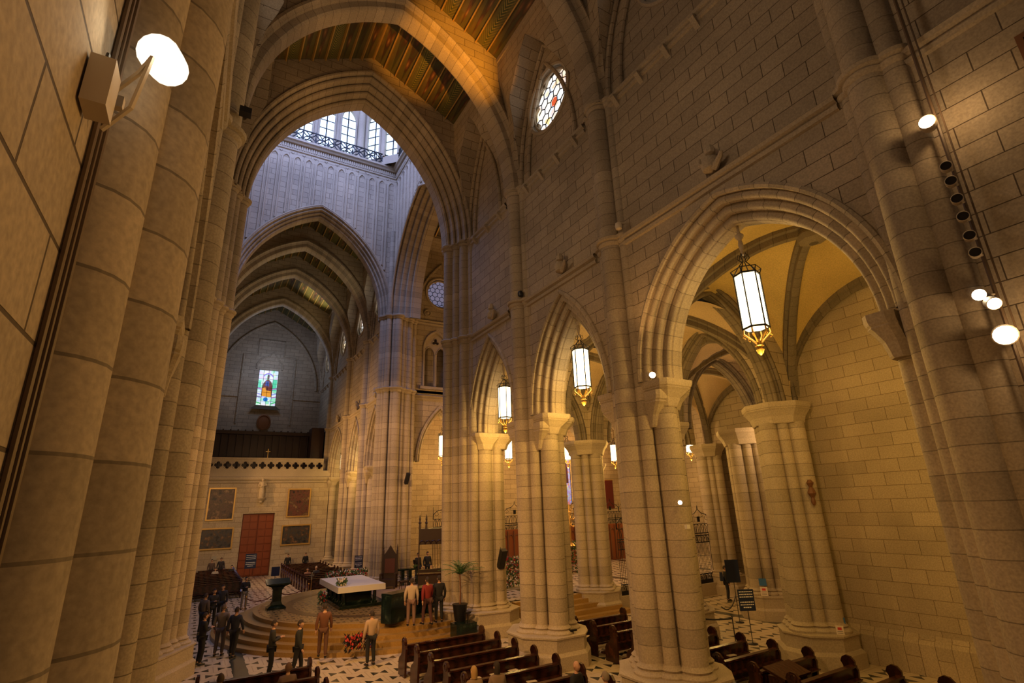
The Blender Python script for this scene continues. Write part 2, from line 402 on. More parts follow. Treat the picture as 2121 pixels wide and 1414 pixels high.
def nave_pier(s, y, label, near=True, far=True, nearcorb=False, group='clustered piers of the arcades'):
    root = thing('clustered_pier', label, 'pier', (0,0,0), group)
    g = lambda x: side(s, x)
    # core between the shafts: continues up as the pilaster of the wall
    core = MB()
    core.prism(mxp(rectp(10.92, 12.0, y-.6, y+.6), s), .9, ZC)
    core.prism(mxp(rectp(10.85, 12.1, y-.55, y+.55), s), ZC-.1, ZR)
    part(core, 'core', M['shaft'], root)
    add_shaft(root, g(10.7), y, .35, .98, ZR, (ZS, ZR))
    for d in (-.5, .5):
        if nearcorb: add_shaft(root, g(10.86 if d > 0 else 10.8), y+(.38 if d > 0 else -.46), .2 if d > 0 else .26, .98, ZR, (ZS, ZR))
        else: add_shaft(root, g(10.86), y+d, .2, .98, ZR, (ZS, ZR))
    lowp = []
    for flag, d in ((near, -1), (far, 1)):
        if flag:
            add_shaft(root, g(11.3), y+d*.85, .34, .98, 7.75)
            lo = rectp(10.96, 11.64, y+d*.85-.34, y+d*.85+.34, .18); up = rectp(10.74, 12.0, y+d*.98-.5, y+d*.98+.5, .15)
            capital(root, mxp(lo, s), mxp(up, s), 7.75, ZC)
            # small corbel under the outer orders
            lo = rectp(10.85, 11.2, y+d*.7-.12, y+d*.7+.12, .05); up = rectp(10.7, 11.25, y+d*.95-.3, y+d*.95+.3, .08)
            capital(root, mxp(lo, s), mxp(up, s), 7.2, 8.2)
            lowp.append(d)
    # aisle side shafts
    for dx, dy, r in ((12.05, -.42, .22), (12.2, 0, .24), (12.05, .42, .22)): add_shaft(root, g(dx), y+dy, r, .98, 7.9)
    capital(root, mxp(rectp(11.8, 12.42, y-.62, y+.62, .2), s), mxp(rectp(11.7, 12.7, y-.9, y+.9, .25), s), 7.8, ZC)
    if nearcorb:
        capital(root, mxp(rectp(10.85, 11.5, y+.6, y+.95, .1), s), mxp(rectp(10.72, 11.95, y+.65, y+1.2, .12), s), 7.6, ZC)
        add_shaft(root, g(11.25), y+.72, .24, .98, 7.6)
    ya = y-1.3 if near else y-.9; yb = y+1.3 if far else y+.9
    plinth(root, mxp([(10.15, y-.5), (10.5, y-.85), (10.85, ya), (11.9, ya), (12.3, y-.9), (12.6, y-.4), (12.6, y+.4), (12.3, y+.9), (11.9, yb), (10.85, yb), (10.5, y+.85), (10.15, y+.5)], s))
    return root

W_A = {0: (2.75, 3.6), 1: (1.58, 3.4), 2: (1.45, 3.4)}
bays = [(PY[0], PY[1]), (PY[1], PY[2]), (PY[2], 22.7)]
acent = [7.3, 14.38, 20.1]
P_right = [nave_pier(1, PY[0], 'clustered stone pier at the far right of the photo, beside the column of floodlights', near=False, far=False, nearcorb=True),
           nave_pier(1, PY[1], 'clustered stone pier between the widest pointed arch and the middle arch'),
           nave_pier(1, PY[2], 'clustered stone pier between the two narrow pointed arches')]
P_left = [nave_pier(-1, PY[0], 'nearest clustered stone pier at the left edge with the big white floodlight', near=False, far=False, nearcorb=True),
          nave_pier(-1, PY[1], 'tall stone pier in raking light just right of the two huge left shafts')]
for k in (0, 1, 2):
    ya, yb = bays[k]; w, h = W_A[k]; r_out = .66
    bay_wall(1, ya, yb, 'wall_right', (acent[k], w, h, r_out), rose=(k < 2))
    arcade_arch(1, acent[k], w, h, ['widest pointed arcade arch, nearest on the right wall', 'middle pointed arcade arch of the right wall', 'narrow pointed arcade arch next to the crossing pier'][k])
for k in (0, 1):
    ya, yb = bays[k]; w, h = W_A[k]
    bay_wall(-1, ya, yb, 'wall_left', (acent[k], w, h, .66), rose=True)
    arcade_arch(-1, acent[k], w, h, ['sliver of moulded arcade arch between the left pier shafts', 'second moulded arcade arch of the left wall, hidden behind the pier shafts'][k])
bay_wall(-1, 17.5, 22.9, 'wall_left', None, False)
bay_wall(-1, -6, 3.45, 'wall_left', None, False); bay_wall(1, -6, 3.45, 'wall_right', None, False)
bay_wall(-1, 36, 62.4, 'wall_left', None, False)
mb = MB(); mb.poly([(-6, 0), (24, 0), (24, 14), (-6, 14)], [], lambda u, z: (-8.5, u, z), lambda u, z: (u, z), False); mb.box((-8.5, -6, 13.2), (-2.0, 24, 13.4)); mb.box((-8.5, 23.6, 0), (-2.0, 24, 14)); struct(mb, 'wall_left_aisle', M['wall'])
# far arm, right side (mirror of the near arm across the crossing)
for k, (yy, lb) in enumerate(zip(FY, ['first slender stone pier beyond the crossing on the right', 'second slender stone pier beyond the crossing on the right', 'last stone pier before the far end wall'])):
    nave_pier(1, yy, lb, near=True, far=(k < 2))
fb = [(36.1, FY[0]), (FY[0], FY[1]), (FY[1], FY[2]), (FY[2], 62.4)]
for k, (ya, yb) in enumerate(fb):
    w, h = (1.38, 3.4) if k < 2 else (2.5, 3.72)
    if k < 3:
        bay_wall(1, ya, yb, 'wall_right', ((ya+yb)/2 if k else 38.85, w, h, .66))
        arcade_arch(1, (ya+yb)/2 if k else 38.85, w, h, ['first arcade arch of the far arm, half hidden by the crossing pier', 'lit narrow arcade arch in the far arm with a lantern', 'farthest lit arcade arch beside the balustrade'][k])
    else: bay_wall(1, ya, yb, 'wall_right', None, True)

# string courses
def string_course(s, ya, yb, z, name='trim_1', corbels=False):
    mb = MB(); pr = [(0, -.2), (.07, -.17), (.09, -.08), (.04, -.02), (.14, .03), (.17, .12), (.12, .17), (0, .2)]
    mb.grid([[(side(s, 10.75-a), yy, z+b) for a, b in pr] for yy in ((ya, yb) if s > 0 else (yb, ya))])
    if corbels:
        n = max(2, round((yb-ya)/1.15)); 
        for i in range(n):
            yy = ya+(i+.5)*(yb-ya)/n
            a = side(s, 10.75); b = side(s, 10.5)
            mb.face([(a, yy-.08, z-.05), (b, yy-.08, z-.05), (b, yy-.08, z-.12), (a, yy-.08, z-.42)]); mb.face([(a, yy+.08, z-.42), (b, yy+.08, z-.12), (b, yy+.08, z-.05), (a, yy+.08, z-.05)])
            mb.face([(b, yy-.08, z-.05), (b, yy+.08, z-.05), (b, yy+.08, z-.12), (b, yy-.08, z-.12)]); mb.face([(b, yy-.08, z-.12), (b, yy+.08, z-.12), (a, yy+.08, z-.42), (a, yy-.08, z-.42)])
    return struct(mb, name, M['plain'], True)
for i, (ya, yb) in enumerate([(-6, 2.9), (4.1, 11.0), (12.2, 16.9), (18.1, 22.0), (37, 40.9), (42.1, 46.8), (48, 54.9), (56.1, 62.4)]):
    string_course(1, ya, yb, ZS-.1, 'trim_%d' % (i+1)); string_course(1, ya, yb, ZR-.1, 'trim_%d' % (i+11), True)
for i, (ya, yb) in enumerate([(-6, 2.9), (4.1, 11.0), (12.2, 16.9), (18.1, 22.0)]):
    string_course(-1, ya, yb, ZS-.1, 'trim_%d' % (i+21))

# formerets: deep wall arches above the upper ring, carrying the ceiling edge
def formeret(s, ya, yb):
    yc = (ya+yb)/2; w = (yb-ya)/2-.55; h = 6.35 if w > 3 else 6.1; mb = MB(); x0, x1 = side(s, 9.72), side(s, 10.75)
    al = [(yc+u, ZR+z) for u, z in arch_line(w, h)]
    R_ = (5.3**2+7.4**2)/10.6+.3; c_ = 5.3-(R_-.3)
    def xf(z):
        zz = min(max(z-ZR, 0), R_-.01); return side(s, max(9.72, min(10.7, XC+c_+math.sqrt(R_*R_-zz*zz)+.05)))
    outer = [(yb, ZR)]+al+[(ya, ZR), (ya, ZE-.02), (yb, ZE-.02)]
    mb.poly(outer, [], lambda u, z: (xf(z) if z < ZE-.1 else x0, u, z), lambda u, z: (u, z), s < 0)
    mb.strip(al, lambda u, z: (xf(z), u, z), lambda u, z: (x1, u, z), False)
    # inner hood roll on the wall and the roll of the second, blind arch
    for dr, rr in ((-.12, .1), (-.75, .09)):
        mb.tube([(side(s, 10.68), yc+u, ZR+z) for u, z in arch_line(w, h, dr)], rr, 8)
    return struct(mb, 'wall_right' if s > 0 else 'wall_left', M['wall'], True)
for s in (1, -1):
    for ya, yb in [(-6, 3.45)]+bays: formeret(s, ya, yb)
for ya, yb in fb: formeret(1, ya, yb)

# rose windows
def hexes(R, step):
    out = []
    for i in range(-6, 7):
        for j in range(-6, 7):
            x = step*math.sqrt(3)*(i+.5*(j % 2)); y = step*1.5*j
            if math.hypot(x, y) < R: out.append((x, y))
    return out
def rose_glass_mat():
    m = mat('leaded_pale_glass', (.9,.9,.9), .3); t = NT(m)
    vor = t.n('ShaderNodeTexVoronoi'); vor.inputs['Scale'].default_value = 3.2
    t.l(t.n('ShaderNodeNewGeometry').outputs['Position'], vor.inputs['Vector'])
    sep = t.n('ShaderNodeSeparateColor'); t.l(vor.outputs['Color'], sep.inputs[0])
    c = t.ramp(sep.outputs[0], [(0, (.95,.97,1)), (.55, (1,.97,.9)), (.7, (1,.72,.3)), (.82, (.6,.75,1)), (1, (1,.6,.35))])
    t.l(c, t.b.inputs['Emission Color']); t.b.inputs['Emission Strength'].default_value = 1.9
    return m
M['rose'] = rose_glass_mat()
M['rosered'] = mat('red_glass', (.8,.1,.05), .3, emit=(1.0,.16,.05), es=1.1)
def rose_window(name, place, R=1.28, glow=None):
    """place(u,z,d)->xyz centred on the rose, d = depth into the wall"""
    root = bpy.data.objects.new(name, None); COL.objects.link(root); root['kind'] = 'structure'
    mb = MB()
    for rr, d, th in ((R+.02, -.02, .09), (R-.14, .14, .06)):
        mb.tube([place(rr*math.cos(a), rr*math.sin(a), d) for a in [2*PI*k/48 for k in range(48)]], th, 6, True)
    part(mb, 'stone_moulding', M['plain'], root, True)
    # lobed tracery: eight foils
    mb = MB(); nf = 8; lob = []
    for k in range(nf):
        a = 2*PI*k/nf
        for b in range(-5, 6):
            bb = b/5*math.radians(78); lob.append(((R*.66)*math.cos(a)+R*.32*math.cos(a+bb), (R*.66)*math.sin(a)+R*.32*math.sin(a+bb)))
    circ = [((R-.1)*math.cos(2*PI*k/48), (R-.1)*math.sin(2*PI*k/48)) for k in range(48)]
    for d in (.22, .36): mb.poly(circ, [lob], lambda u, z: place(u, z, d), lambda u, z: (u, z))
    mb.strip(lob, lambda u, z: place(u, z, .22), lambda u, z: place(u, z, .36))
    mb.tube([place(u, z, .2) for u, z in lob], .035, 6, True)
    part(mb, 'foiled_tracery', M['plain'], root)
    part(MB().poly(circ, [], lambda u, z: place(u, z, .32), lambda u, z: (u, z)), 'leaded_glass', glow or M['rose'], root)
    mb = MB(); st = R*.185
    for x, y in hexes(R*.95, st):
        for k in range(3):
            a0, a1 = PI/6+PI/3*k, PI/6+PI/3*(k+1)
            mb.tube([place(x+st*math.cos(a0), y+st*math.sin(a0), .3), place(x+st*math.cos(a1), y+st*math.sin(a1), .3)], .024, 4)
    part(mb, 'lead_cames', M['ironb'], root)
    part(MB().poly([(st*.8*math.cos(PI/6+PI/3*k), st*.8*math.sin(PI/6+PI/3*k)) for k in range(6)], [], lambda u, z: place(u, z, .31), lambda u, z: (u, z)), 'centre_pane', glow or M['rosered'], root)
    return root
n_w = 1
for s, L in ((1, bays[:2]+fb), (-1, bays[:2])):
    for ya, yb in L:
        yr = (ya+yb)/2
        rose_window('window_%d' % n_w, lambda u, z, d, yr=yr, s=s: (side(s, 10.75+d), yr+u, 21.75+z), 1.45); n_w += 1

# ------------------------------------------------------------------ transverse arches and gabled ceiling
def crossing_gable(y, label, w=5.3, h=7.4, half=.42, front=-1, name='transverse_arch', prof=None, thick=.5, wy=0.):
    root = thing(name, label, 'arch', (0,0,0), 'transverse arches over the vessel')
    pr = prof or ([(.62, -half-.22), (.5, -half-.24), (.46, -half-.16), (.38, -half-.12), (.36, -half), (.1, -half), (.03, -half+.06), (0, -half+.14), (0, half-.14), (.03, half-.06), (.1, half), (.36, half), (.38, half+.12), (.46, half+.16), (.5, half+.24), (.62, half+.22)])
    mb = MB(); arch_sweep(mb, XC, ZR, w, h, pr, lambda u, z, t: (u, y+t, z), 24)
    part(mb, 'moulded_arch', M['shaft'], root, True)
    rmax = max(p[0] for p in pr)-.02; al = [(XC+u, ZR+z) for u, z in arch_line(w, h, rmax, 24)]
    outer = [(XC+5.65, ZR)]+al+[(XC-5.65, ZR), (XC-5.65, ZE), (XC-4.7, ZE), (XC, ZT), (XC+4.7, ZE), (XC+5.65, ZE)]
    mb = MB(); t = thick
    mb.poly(outer, [], lambda u, z: (u, y+wy-t, z), lambda u, z: (u, z), False); mb.poly(outer, [], lambda u, z: (u, y+wy+t, z), lambda u, z: (u, z), True)
    part(mb, 'gable_wall', M['wall'], root)
    return root
for yy, lb in ((PY[0], 'nearest transverse arch just over the camera, out of the top of the photo'), (PY[1], 'transverse arch whose right leg rises from the pier beside the widest arcade arch'), (PY[2], 'big transverse arch across the top left lit golden on its right side'),
               (FY[0], 'second arch deep in the far arm under the green and gold ceiling'), (FY[1], 'third arch deep in the far arm with the bright strip of ceiling before it'), (FY[2], 'last transverse arch before the dark far end wall')):
    crossing_gable(yy, lb)
def order_side(w0): pass
t3 = [(0, .45), (0, -.15)]
r, t = 0., -.15
for k in range(4):
    q = .085
    t3 += [(r+.03, t-.02)]
    for a in (-170, -145, -120, -95, -70): t3.append((r+q+q*math.cos(math.radians(a)), t-.1+q*math.sin(math.radians(a))-.02))
    t3 += [(r+.18, t-.12)]
    r += .17; t -= .38; t3 += [(r, t+.1)]
t3 += [(r+.05, t), (r+.12, t-.02), (r+.14, t+.1)]
t3 = t3[::-1]
crossing_gable(23.5, 'wide many-moulded crossing arch framing the blue-lit lantern', 4.85, 7.6, name='crossing_arch', prof=t3, thick=1.0, wy=-.6)
crossing_gable(35.9, 'far crossing arch below the blue blind arcade, opening to the far arm', 4.85, 7.2, name='crossing_arch', prof=both(orders(0, .35, .15, .25, 3, .065)+[(.46, .9), (.5, 1.0), (.6, .95), (.62, .8)]), thick=.85)
# side crossing arch, right
root = thing('crossing_arch', 'tall crossing arch seen edge-on at right, opening to the chancel', 'arch', (0,0,0), 'transverse arches over the vessel')
mb = MB(); arch_sweep(mb, YC, ZR, 4.85, 7.35, t3, lambda u, z, t: (12.1+t, u, z), 24); part(mb, 'moulded_arch', M['shaft'], root, True)

# painted timber ceiling
def ceiling_mat():
    m = mat('painted_ceiling', (.1,.07,.03), .45); t = NT(m)
    uv = t.n('ShaderNodeUVMap').outputs[0]; sp = t.n('ShaderNodeSeparateXYZ'); t.l(uv, sp.inputs[0])
    u0, v = t.math('FRACT', sp.outputs[0]), sp.outputs[1]; u = t.math('MULTIPLY', sp.outputs[0], 5.5)
    pi = t.math('FLOOR', t.math('DIVIDE', v, .66)); fv = t.math('FRACT', t.math('DIVIDE', v, .66))
    # feather chevrons on every panel
    ch = t.math('FRACT', t.math('MULTIPLY', t.math('ADD', u, t.math('MULTIPLY', t.math('ABSOLUTE', t.math('SUBTRACT', fv, .5)), 1.1)), 5.))
    feather = t.ramp(ch, [(0, (.03,.045,.012)), (.45, (.12,.13,.03)), (.55, (.50,.36,.08)), (.7, (.05,.06,.02))])
    vor = t.n('ShaderNodeTexVoronoi'); vor.inputs['Scale'].default_value = 5; t.l(uv, vor.inputs['Vector'])
    flor = t.ramp(vor.outputs['Distance'], [(0, (.36,.2,.07)), (.22, (.14,.06,.025)), (.5, (.05,.025,.012)), (.8, (.05,.05,.02))])
    wn = t.n('ShaderNodeTexWhiteNoise', noise_dimensions='1D'); t.l(pi, wn.inputs['W'])
    tri = t.math('GREATER_THAN', t.math('ABSOLUTE', t.math('SUBTRACT', fv, .5)), t.math('MULTIPLY', t.math('SUBTRACT', 1., u0), .5))
    c = t.mix(t.math('GREATER_THAN', wn.outputs[0], .5), feather, flor)
    c = t.mix(t.math('MULTIPLY', tri, .72), c, (.11, .095, .03))
    t.l(c, t.b.inputs['Base Color']); return m
M['ceil'] = ceiling_mat()
def ceiling_bay(ya, yb, k):
    root = bpy.data.objects.new('ceiling', None); COL.objects.link(root); root['kind'] = 'structure'
    L = math.hypot(4.75, ZT-ZE)
    pan = MB(); bat = MB()
    for s in (1, -1):
        a, b = (XC+s*4.75, ZE), (XC, ZT)
        q = [(a[0], ya, a[1]), (b[0], ya, b[1]), (b[0], yb, b[1]), (a[0], yb, a[1])]
        pan.face(q if s > 0 else q[::-1], [(0.01, 0), (0.01, L), (.99, L), (.99, 0)] if s > 0 else [(.99, 0), (.99, L), (0.01, L), (0.01, 0)])
        nrm = Vector((-s*(ZT-ZE), 0, -4.75)).normalized(); d = Vector((-s*4.75, 0, ZT-ZE)).normalized()
        for i in range(9):
            c = Vector((a[0], (ya+yb)/2, a[1]))+d*(L*i/8.)*.99+nrm*.06
            bat.obox(c, (0,1,0), d, nrm, (yb-ya)/2, .028, .07)
    part(pan, 'painted_panels', M['ceil'], root); part(bat, 'gilded_battens', M['goldm'], root)
    # stone cornice along both eaves
    c = MB()
    for s in (1, -1): c.box((XC+s*4.72-.1, ya, ZE-.22), (XC+s*4.72+.1, yb, ZE+.02))
    part(c, 'eaves_moulding', M['plain'], root)
for k, (ya, yb) in enumerate([(-6, 3.05), (3.95, 10.95), (11.85, 16.9), (17.8, 21.98), (36.7, 41.2), (42.1, 47.15), (48.05, 55.05), (55.95, 62.4)]): ceiling_bay(ya, yb, k)

# ------------------------------------------------------------------ crossing piers
def crossing_pier(sx, sy, label):
    root = thing('crossing_pier', label, 'pier', (0,0,0), 'crossing piers')
    fx = lambda x: side(sx, x); fy = lambda y: y if sy > 0 else 2*YC-y
    sh = [(10.85, 22.1, .2), (10.62, 22.55, .26), (10.38, 23.05, .2), (10.15, 23.5, .28), (10.38, 24.1, .2),
          (11.0, 24.35, .28), (11.45, 24.12, .2), (11.95, 23.88, .26), (12.4, 23.65, .2)]
    sh += [(10.76, 22.33, .11), (10.52, 22.8, .11), (10.28, 23.28, .11), (11.24, 24.26, .11), (11.7, 24.02, .11), (12.18, 23.78, .11), (10.2, 23.85, .12), (10.7, 24.3, .12)]
    for x, y, r in sh: add_shaft(root, fx(x), fy(y), r, .98, ZR+(7 if (x, y) == (10.38, 24.1) else 0), (ZS, ZR))
    add_shaft(root, fx(11.38), fy(22.1), .36, .98, 7.75)
    lo = rectp(11.0, 11.76, 21.72, 22.48, .2); up = rectp(10.72, 12.0, 21.5, 22.6, .15)
    fl = (lambda P: [(fx(x), fy(y)) for x, y in P][:: (1 if sx*sy > 0 else -1)])
    capital(root, fl(lo), fl(up), 7.75, ZC)
    for x, y, r in ((12.0, 21.95, .22), (12.25, 22.3, .25), (12.35, 22.8, .22)): add_shaft(root, fx(x), fy(y), r, .98, 7.9)
    capital(root, fl(rectp(11.75, 12.55, 21.75, 23.1, .25)), fl(rectp(11.6, 12.85, 21.5, 23.3, .3)), 7.8, ZC)
    core = MB(); core.prism(fl([(10.95, 22.1), (11.9, 21.9), (12.3, 22.2), (12.4, 23.6), (11.2, 24.2), (10.55, 24.05), (10.3, 23.5)]), .9, ZR)
    part(core, 'core', M['shaft'], root)
    plinth(root, fl([(9.7, 23.4), (10.3, 22.3), (10.7, 21.5), (12.0, 21.3), (12.75, 21.8), (12.8, 23.4), (12.6, 24.0), (11.2, 24.8), (10.2, 24.5), (9.8, 24.0)]))
    return root
crossing_pier(1, 1, 'massive crossing pier of many shafts at the centre of the photo, right of the altar')
crossing_pier(-1, 1, 'left crossing pier whose lit shafts edge the far view')
crossing_pier(1, -1, 'far crossing pier of many shafts behind the altar and throne')

# ------------------------------------------------------------------ lantern over the crossing
LX0, LX1, LY0, LY1 = XC-5.45, XC+5.45, 24.0, 35.0
ZK = 31.0
def lantern_wall(p0, du, L, hole=True, name='wall_lantern', detail=True):
    """p0 start (x,y), du unit dir, L length; inward normal is left of du"""
    nx, ny = -du[1], du[0]
    F = lambda u, z, t=0: (p0[0]+du[0]*u+nx*t, p0[1]+du[1]*u+ny*t, z)
    mb = MB(); uc = L/2
    al = [(uc+u, ZR+z) for u, z in arch_line(4.85, 7.2, .55, 24)]
    outer = [(L, ZR)]+al+[(0, ZR), (0, ZK), (L, ZK)]
    mb.poly(outer, [], F, lambda u, z: (u, z), True)
    o = struct(mb, name, M['wall'])
    if not detail: return
    # blind arcade
    n = 14; w = L/n; mb = MB()
    for i in range(n):
        c = (i+.5)*w; a = arch_line(w*.36, w*.55, 0, 6); zs = ZK-1.35
        def low(u):
            best = ZR
            for q in al:
                if abs(q[0]-u) < .3: best = max(best, q[1])
            return best+.05
        pts = [(c+w*.36, low(c+w*.36))]+[(c+u, zs+z) for u, z in a]+[(c-w*.36, low(c-w*.36))]
        if pts[0][1] > zs: continue
        mb.tube([F(u, z, .0) for u, z in pts], .085, 6)
        mb.face([F(c+w*.5-.14, ZK-.62, .05), F(c+w*.5+.14, ZK-.62, .05), F(c+w*.5, ZK-.8, .05)])
    mb.tube([F(uc+u, ZR+z, .05) for u, z in arch_line(4.85, 7.2, .62, 24)], .07, 8)
    part(mb, 'blind_arcade', M['plain'], o, True)
    # cornice
    pr = [(0, ZK-.55), (.08, ZK-.5), (.1, ZK-.4), (.03, ZK-.36), (.03, ZK-.02), (.22, ZK+.02), (.3, ZK+.12), (.42, ZK+.2), (.42, ZK+.36), (-.9, ZK+.36)]
    mb = MB(); mb.grid([[F(u, z, t) for t, z in pr] for u in (0, L)])
    nd = 66
    for i in range(nd):
        u = (i+.5)*L/nd; mb.obox(F(u, ZK-.19, .06), (du[0], du[1], 0), (nx, ny, 0), (0,0,1), .045, .05, .15)
    part(mb, 'dentil_cornice', M['plain'], o)
    # iron railing of circles and leaves
    mb = MB(); zb, zt = ZK+.42, ZK+1.3; t0 = .3
    mb.tube([F(0, zt, t0), F(L, zt, t0)], .05, 6); mb.tube([F(0, zb, t0), F(L, zb, t0)], .025, 6)
    nm = 12; mw = L/nm; zm = (zb+zt)/2; hh = (zt-zb)/2
    for i in range(nm):
        c = (i+.5)*mw
        for sg in (1, -1):
            for sz in (1, -1):
                mb.tube([F(c+sg*mw*.48*(1-math.cos(a)), zm+sz*hh*math.sin(a), t0) for a in [PI/2*k/6 for k in range(7)]], .04, 5)
                mb.tube([F(c+sg*mw*.48*math.cos(a), zm+sz*hh*(1-math.sin(a)), t0) for a in [PI/2*k/6 for k in range(7)]], .04, 5)
        mb.tube([F(c+.16*math.cos(2*PI*k/4), zm+.16*math.sin(2*PI*k/4), t0) for k in range(4)], .025, 5, True)
        mb.tube([F(i*mw, zb-.05, t0), F(i*mw, zm-.1, t0), F(i*mw, zm+.1, t0), F(i*mw, zt+.12, t0)], [.03, .07, .03, .02], 6)
    r = mb.build('iron_railing', M['ironb'], None, True)
    tag(r, 'black wrought-iron railing of circles and leaves on the %s lantern cornice' % ('far' if abs(du[0]) > .5 else 'right side'), 'railing', 'railings of the lantern gallery')
    return o
lantern_wall((LX1, LY1), (-1, 0), LX1-LX0)
lantern_wall((LX1, LY0), (0, 1), LY1-LY0)
lantern_wall((LX0, LY1), (0, -1), LY1-LY0, detail=False)
lantern_wall((LX0, LY0), (1, 0), LX1-LX0, detail=False)
# gallery floor ring
mb = MB()
mb.box((LX0-1.3, LY1-.0, ZK), (LX1+1.3, LY1+1.5, ZK+.3)); mb.box((LX1, LY0, ZK), (LX1+1.3, LY1, ZK+.3))
struct(mb, 'floor_gallery', M['plain'])
# octagonal drum with tall windows
def drum():
    n = 8; R = 6.6/math.cos(PI/8); z0, z1 = ZK+.3, 41.; c = (XC, YC)
    V = [(c[0]+R*math.cos(PI/8+k*PI/4), c[1]+R*math.sin(PI/8+k*PI/4)) for k in range(8)]
    global n_w
    for k in range(8):
        a, b = Vector(V[k]), Vector(V[(k+1) % 8]); L = (b-a).length; d = (b-a)/L; nrm = Vector((-d.y, d.x))
        F = lambda u, z, t=0: (a.x+d.x*u+nrm.x*t, a.y+d.y*u+nrm.y*t, z)
        holes = []; lights = []
        lw = .46; 
        for cc in (.2, .5, .8):
            uc = L*cc; w = .62
            H = [(uc-w, z0+.75), (uc-w, z0+4.3)]+[(uc-u2, z0+4.3+zz) for u2, zz in arch_line(w, 1.3, 0, 8)][1:-1]+[(uc+w, z0+4.3), (uc+w, z0+.75)]
            holes.append(H); lights.append((uc, w))
        mb = MB(); mb.poly([(0, z0), (0, z1), (L, z1), (L, z0)], holes, F, lambda u, z: (u, z), False)
        mb.poly([(0, z0), (0, z1), (L, z1), (L, z0)], holes, lambda u, z: F(u, z, -.5), lambda u, z: (u, z), False)
        for H in holes: mb.strip(H, lambda u, z: F(u, z), lambda u, z: F(u, z, -.5))
        for H in holes: mb.tube([F(u, z, .04) for u, z in H], .09, 6)
        struct(mb, 'wall_drum', M['plain'])
        win = bpy.data.objects.new('window_%d' % n_w, None); n_w += 1; COL.objects.link(win); win['kind'] = 'structure'
        g = MB(); br = MB()
        for H, (uc, w) in zip(holes, lights):
            g.poly(H, [], lambda u, z: F(u, z, -.32), lambda u, z: (u, z))
            br.tube([F(uc, z0+.75, -.28), F(uc, z0+5.5, -.28)], .05, 5)
            for j in range(1, 6): br.tube([F(uc-w, z0+.75+j*.78, -.28), F(uc+w, z0+.75+j*.78, -.28)], .038, 5)
        part(g, 'glass', M['sky'], win); part(br, 'glazing_bars', M['ironb'], win)
        # corner shafts of the drum
        mb = MB(); mb.lathe((a.x+ (c[0]-a.x)*.04, a.y+(c[1]-a.y)*.04), [(.28, z0), (.28, z1)], 12)
        struct(mb, 'trim_drum', M['plain'], True)
    struct(MB().lathe(c, [(R, z1), (R*.9, z1+2.5), (R*.5, z1+4.6), (.3, z1+5.2)], 8, PI/8), 'ceiling_dome', M['plain'])
drum()

# ------------------------------------------------------------------ end wall with gallery
YE = 54.6
mb = MB(); dx0, dx1 = 3.6, 6.25
outer = [(-.4, 0), (dx0, 0), (dx0, 5.32), (dx1, 5.32), (dx1, 0), (10.9, 0), (10.9, 9.15), (-.4, 9.15)]
mb.poly(outer, [], lambda u, z: (u, YE, z), lambda u, z: (u, z), False)
mb.strip([(dx0, 0), (dx0, 5.32), (dx1, 5.32), (dx1, 0)], lambda u, z: (u, YE, z), lambda u, z: (u, YE+.6, z), False)
struct(mb, 'wall_end', M['wallsoft'])
mb = MB(); mb.grid([[(u, YE-t, z) for t, z in [(0, 8.0), (.08, 8.05), (.1, 8.15), (.03, 8.2), (.18, 8.3), (.24, 8.42), (.24, 8.5), (.1, 8.62), (.1, 9.0), (.1, 9.15)]] for u in (10.9, -.4)]); struct(mb, 'trim_31', M['plain'])
struct(MB().box((-.4, YE+.05, 8.9), (10.9, 62.5, 9.1)), 'floor_loft', M['plain'])
# quatrefoil balustrade
root = thing('stone_balustrade', 'pierced stone balustrade of quatrefoils along the far gallery', 'balustrade')
mb = MB(); x0, x1, zb, zt = .0, 10.2, 9.1, 10.15; nq = 14; wq = (x1-x0)/nq
holes = []
for i in range(nq):
    cx, cz = x0+(i+.5)*wq, (zb+zt)/2-.02
    H = []
    for k in range(4):
        a = PI/4*0+PI/2*k
        for b in range(-4, 5):
            bb = math.radians(b*27); H.append((cx+.18*math.cos(a)+.15*math.cos(a+bb), cz+.18*math.sin(a)+.15*math.sin(a+bb)))
    holes.append(H)
for yy, fl in ((YE-.12, False), (YE+.1, True)): mb.poly([(x0, zb), (x1, zb), (x1, zt), (x0, zt)], holes, lambda u, z: (u, yy, z), lambda u, z: (u, z), fl)
for i, H in enumerate(holes):
    mb.strip(H, lambda u, z: (u, YE-.12, z), lambda u, z: (u, YE+.1, z))
    cx, cz = x0+(i+.5)*wq, (zb+zt)/2-.02
    mb.tube([(cx+.345*math.cos(a), YE-.13, cz+.345*math.sin(a)) for a in [2*PI*k/20 for k in range(20)]], .03, 5, True)
part(mb, 'pierced_panel', M['plain'], root); part(MB().box((x0, YE-.2, zt), (x1, YE+.18, zt+.14)), 'handrail', M['plain'], root)
# panelled door
root = bpy.data.objects.new('door_1', None); COL.objects.link(root); root['kind'] = 'structure'; root['label'] = 'tall red-brown panelled double door in the far wall'
for sgn in (0, 1):
    mb = MB(); xa = dx0+.03+sgn*(dx1-dx0)/2; xb = xa+(dx1-dx0)/2-.05
    mb.box((xa, YE+.3, .03), (xb, YE+.4, 5.28))
    for j in range(8):
        for i in range(2):
            w = (xb-xa-.18)/2; mb.box((xa+.06+i*(w+.06), YE+.24, .14+j*.64), (xa+.06+i*(w+.06)+w, YE+.3, .14+j*.64+.52), .0)
    if sgn == 0: mb.box((dx0, YE+.4, 0), (dx1, YE+.44, 5.32))
    part(mb, 'door_leaf', M['door'], root)
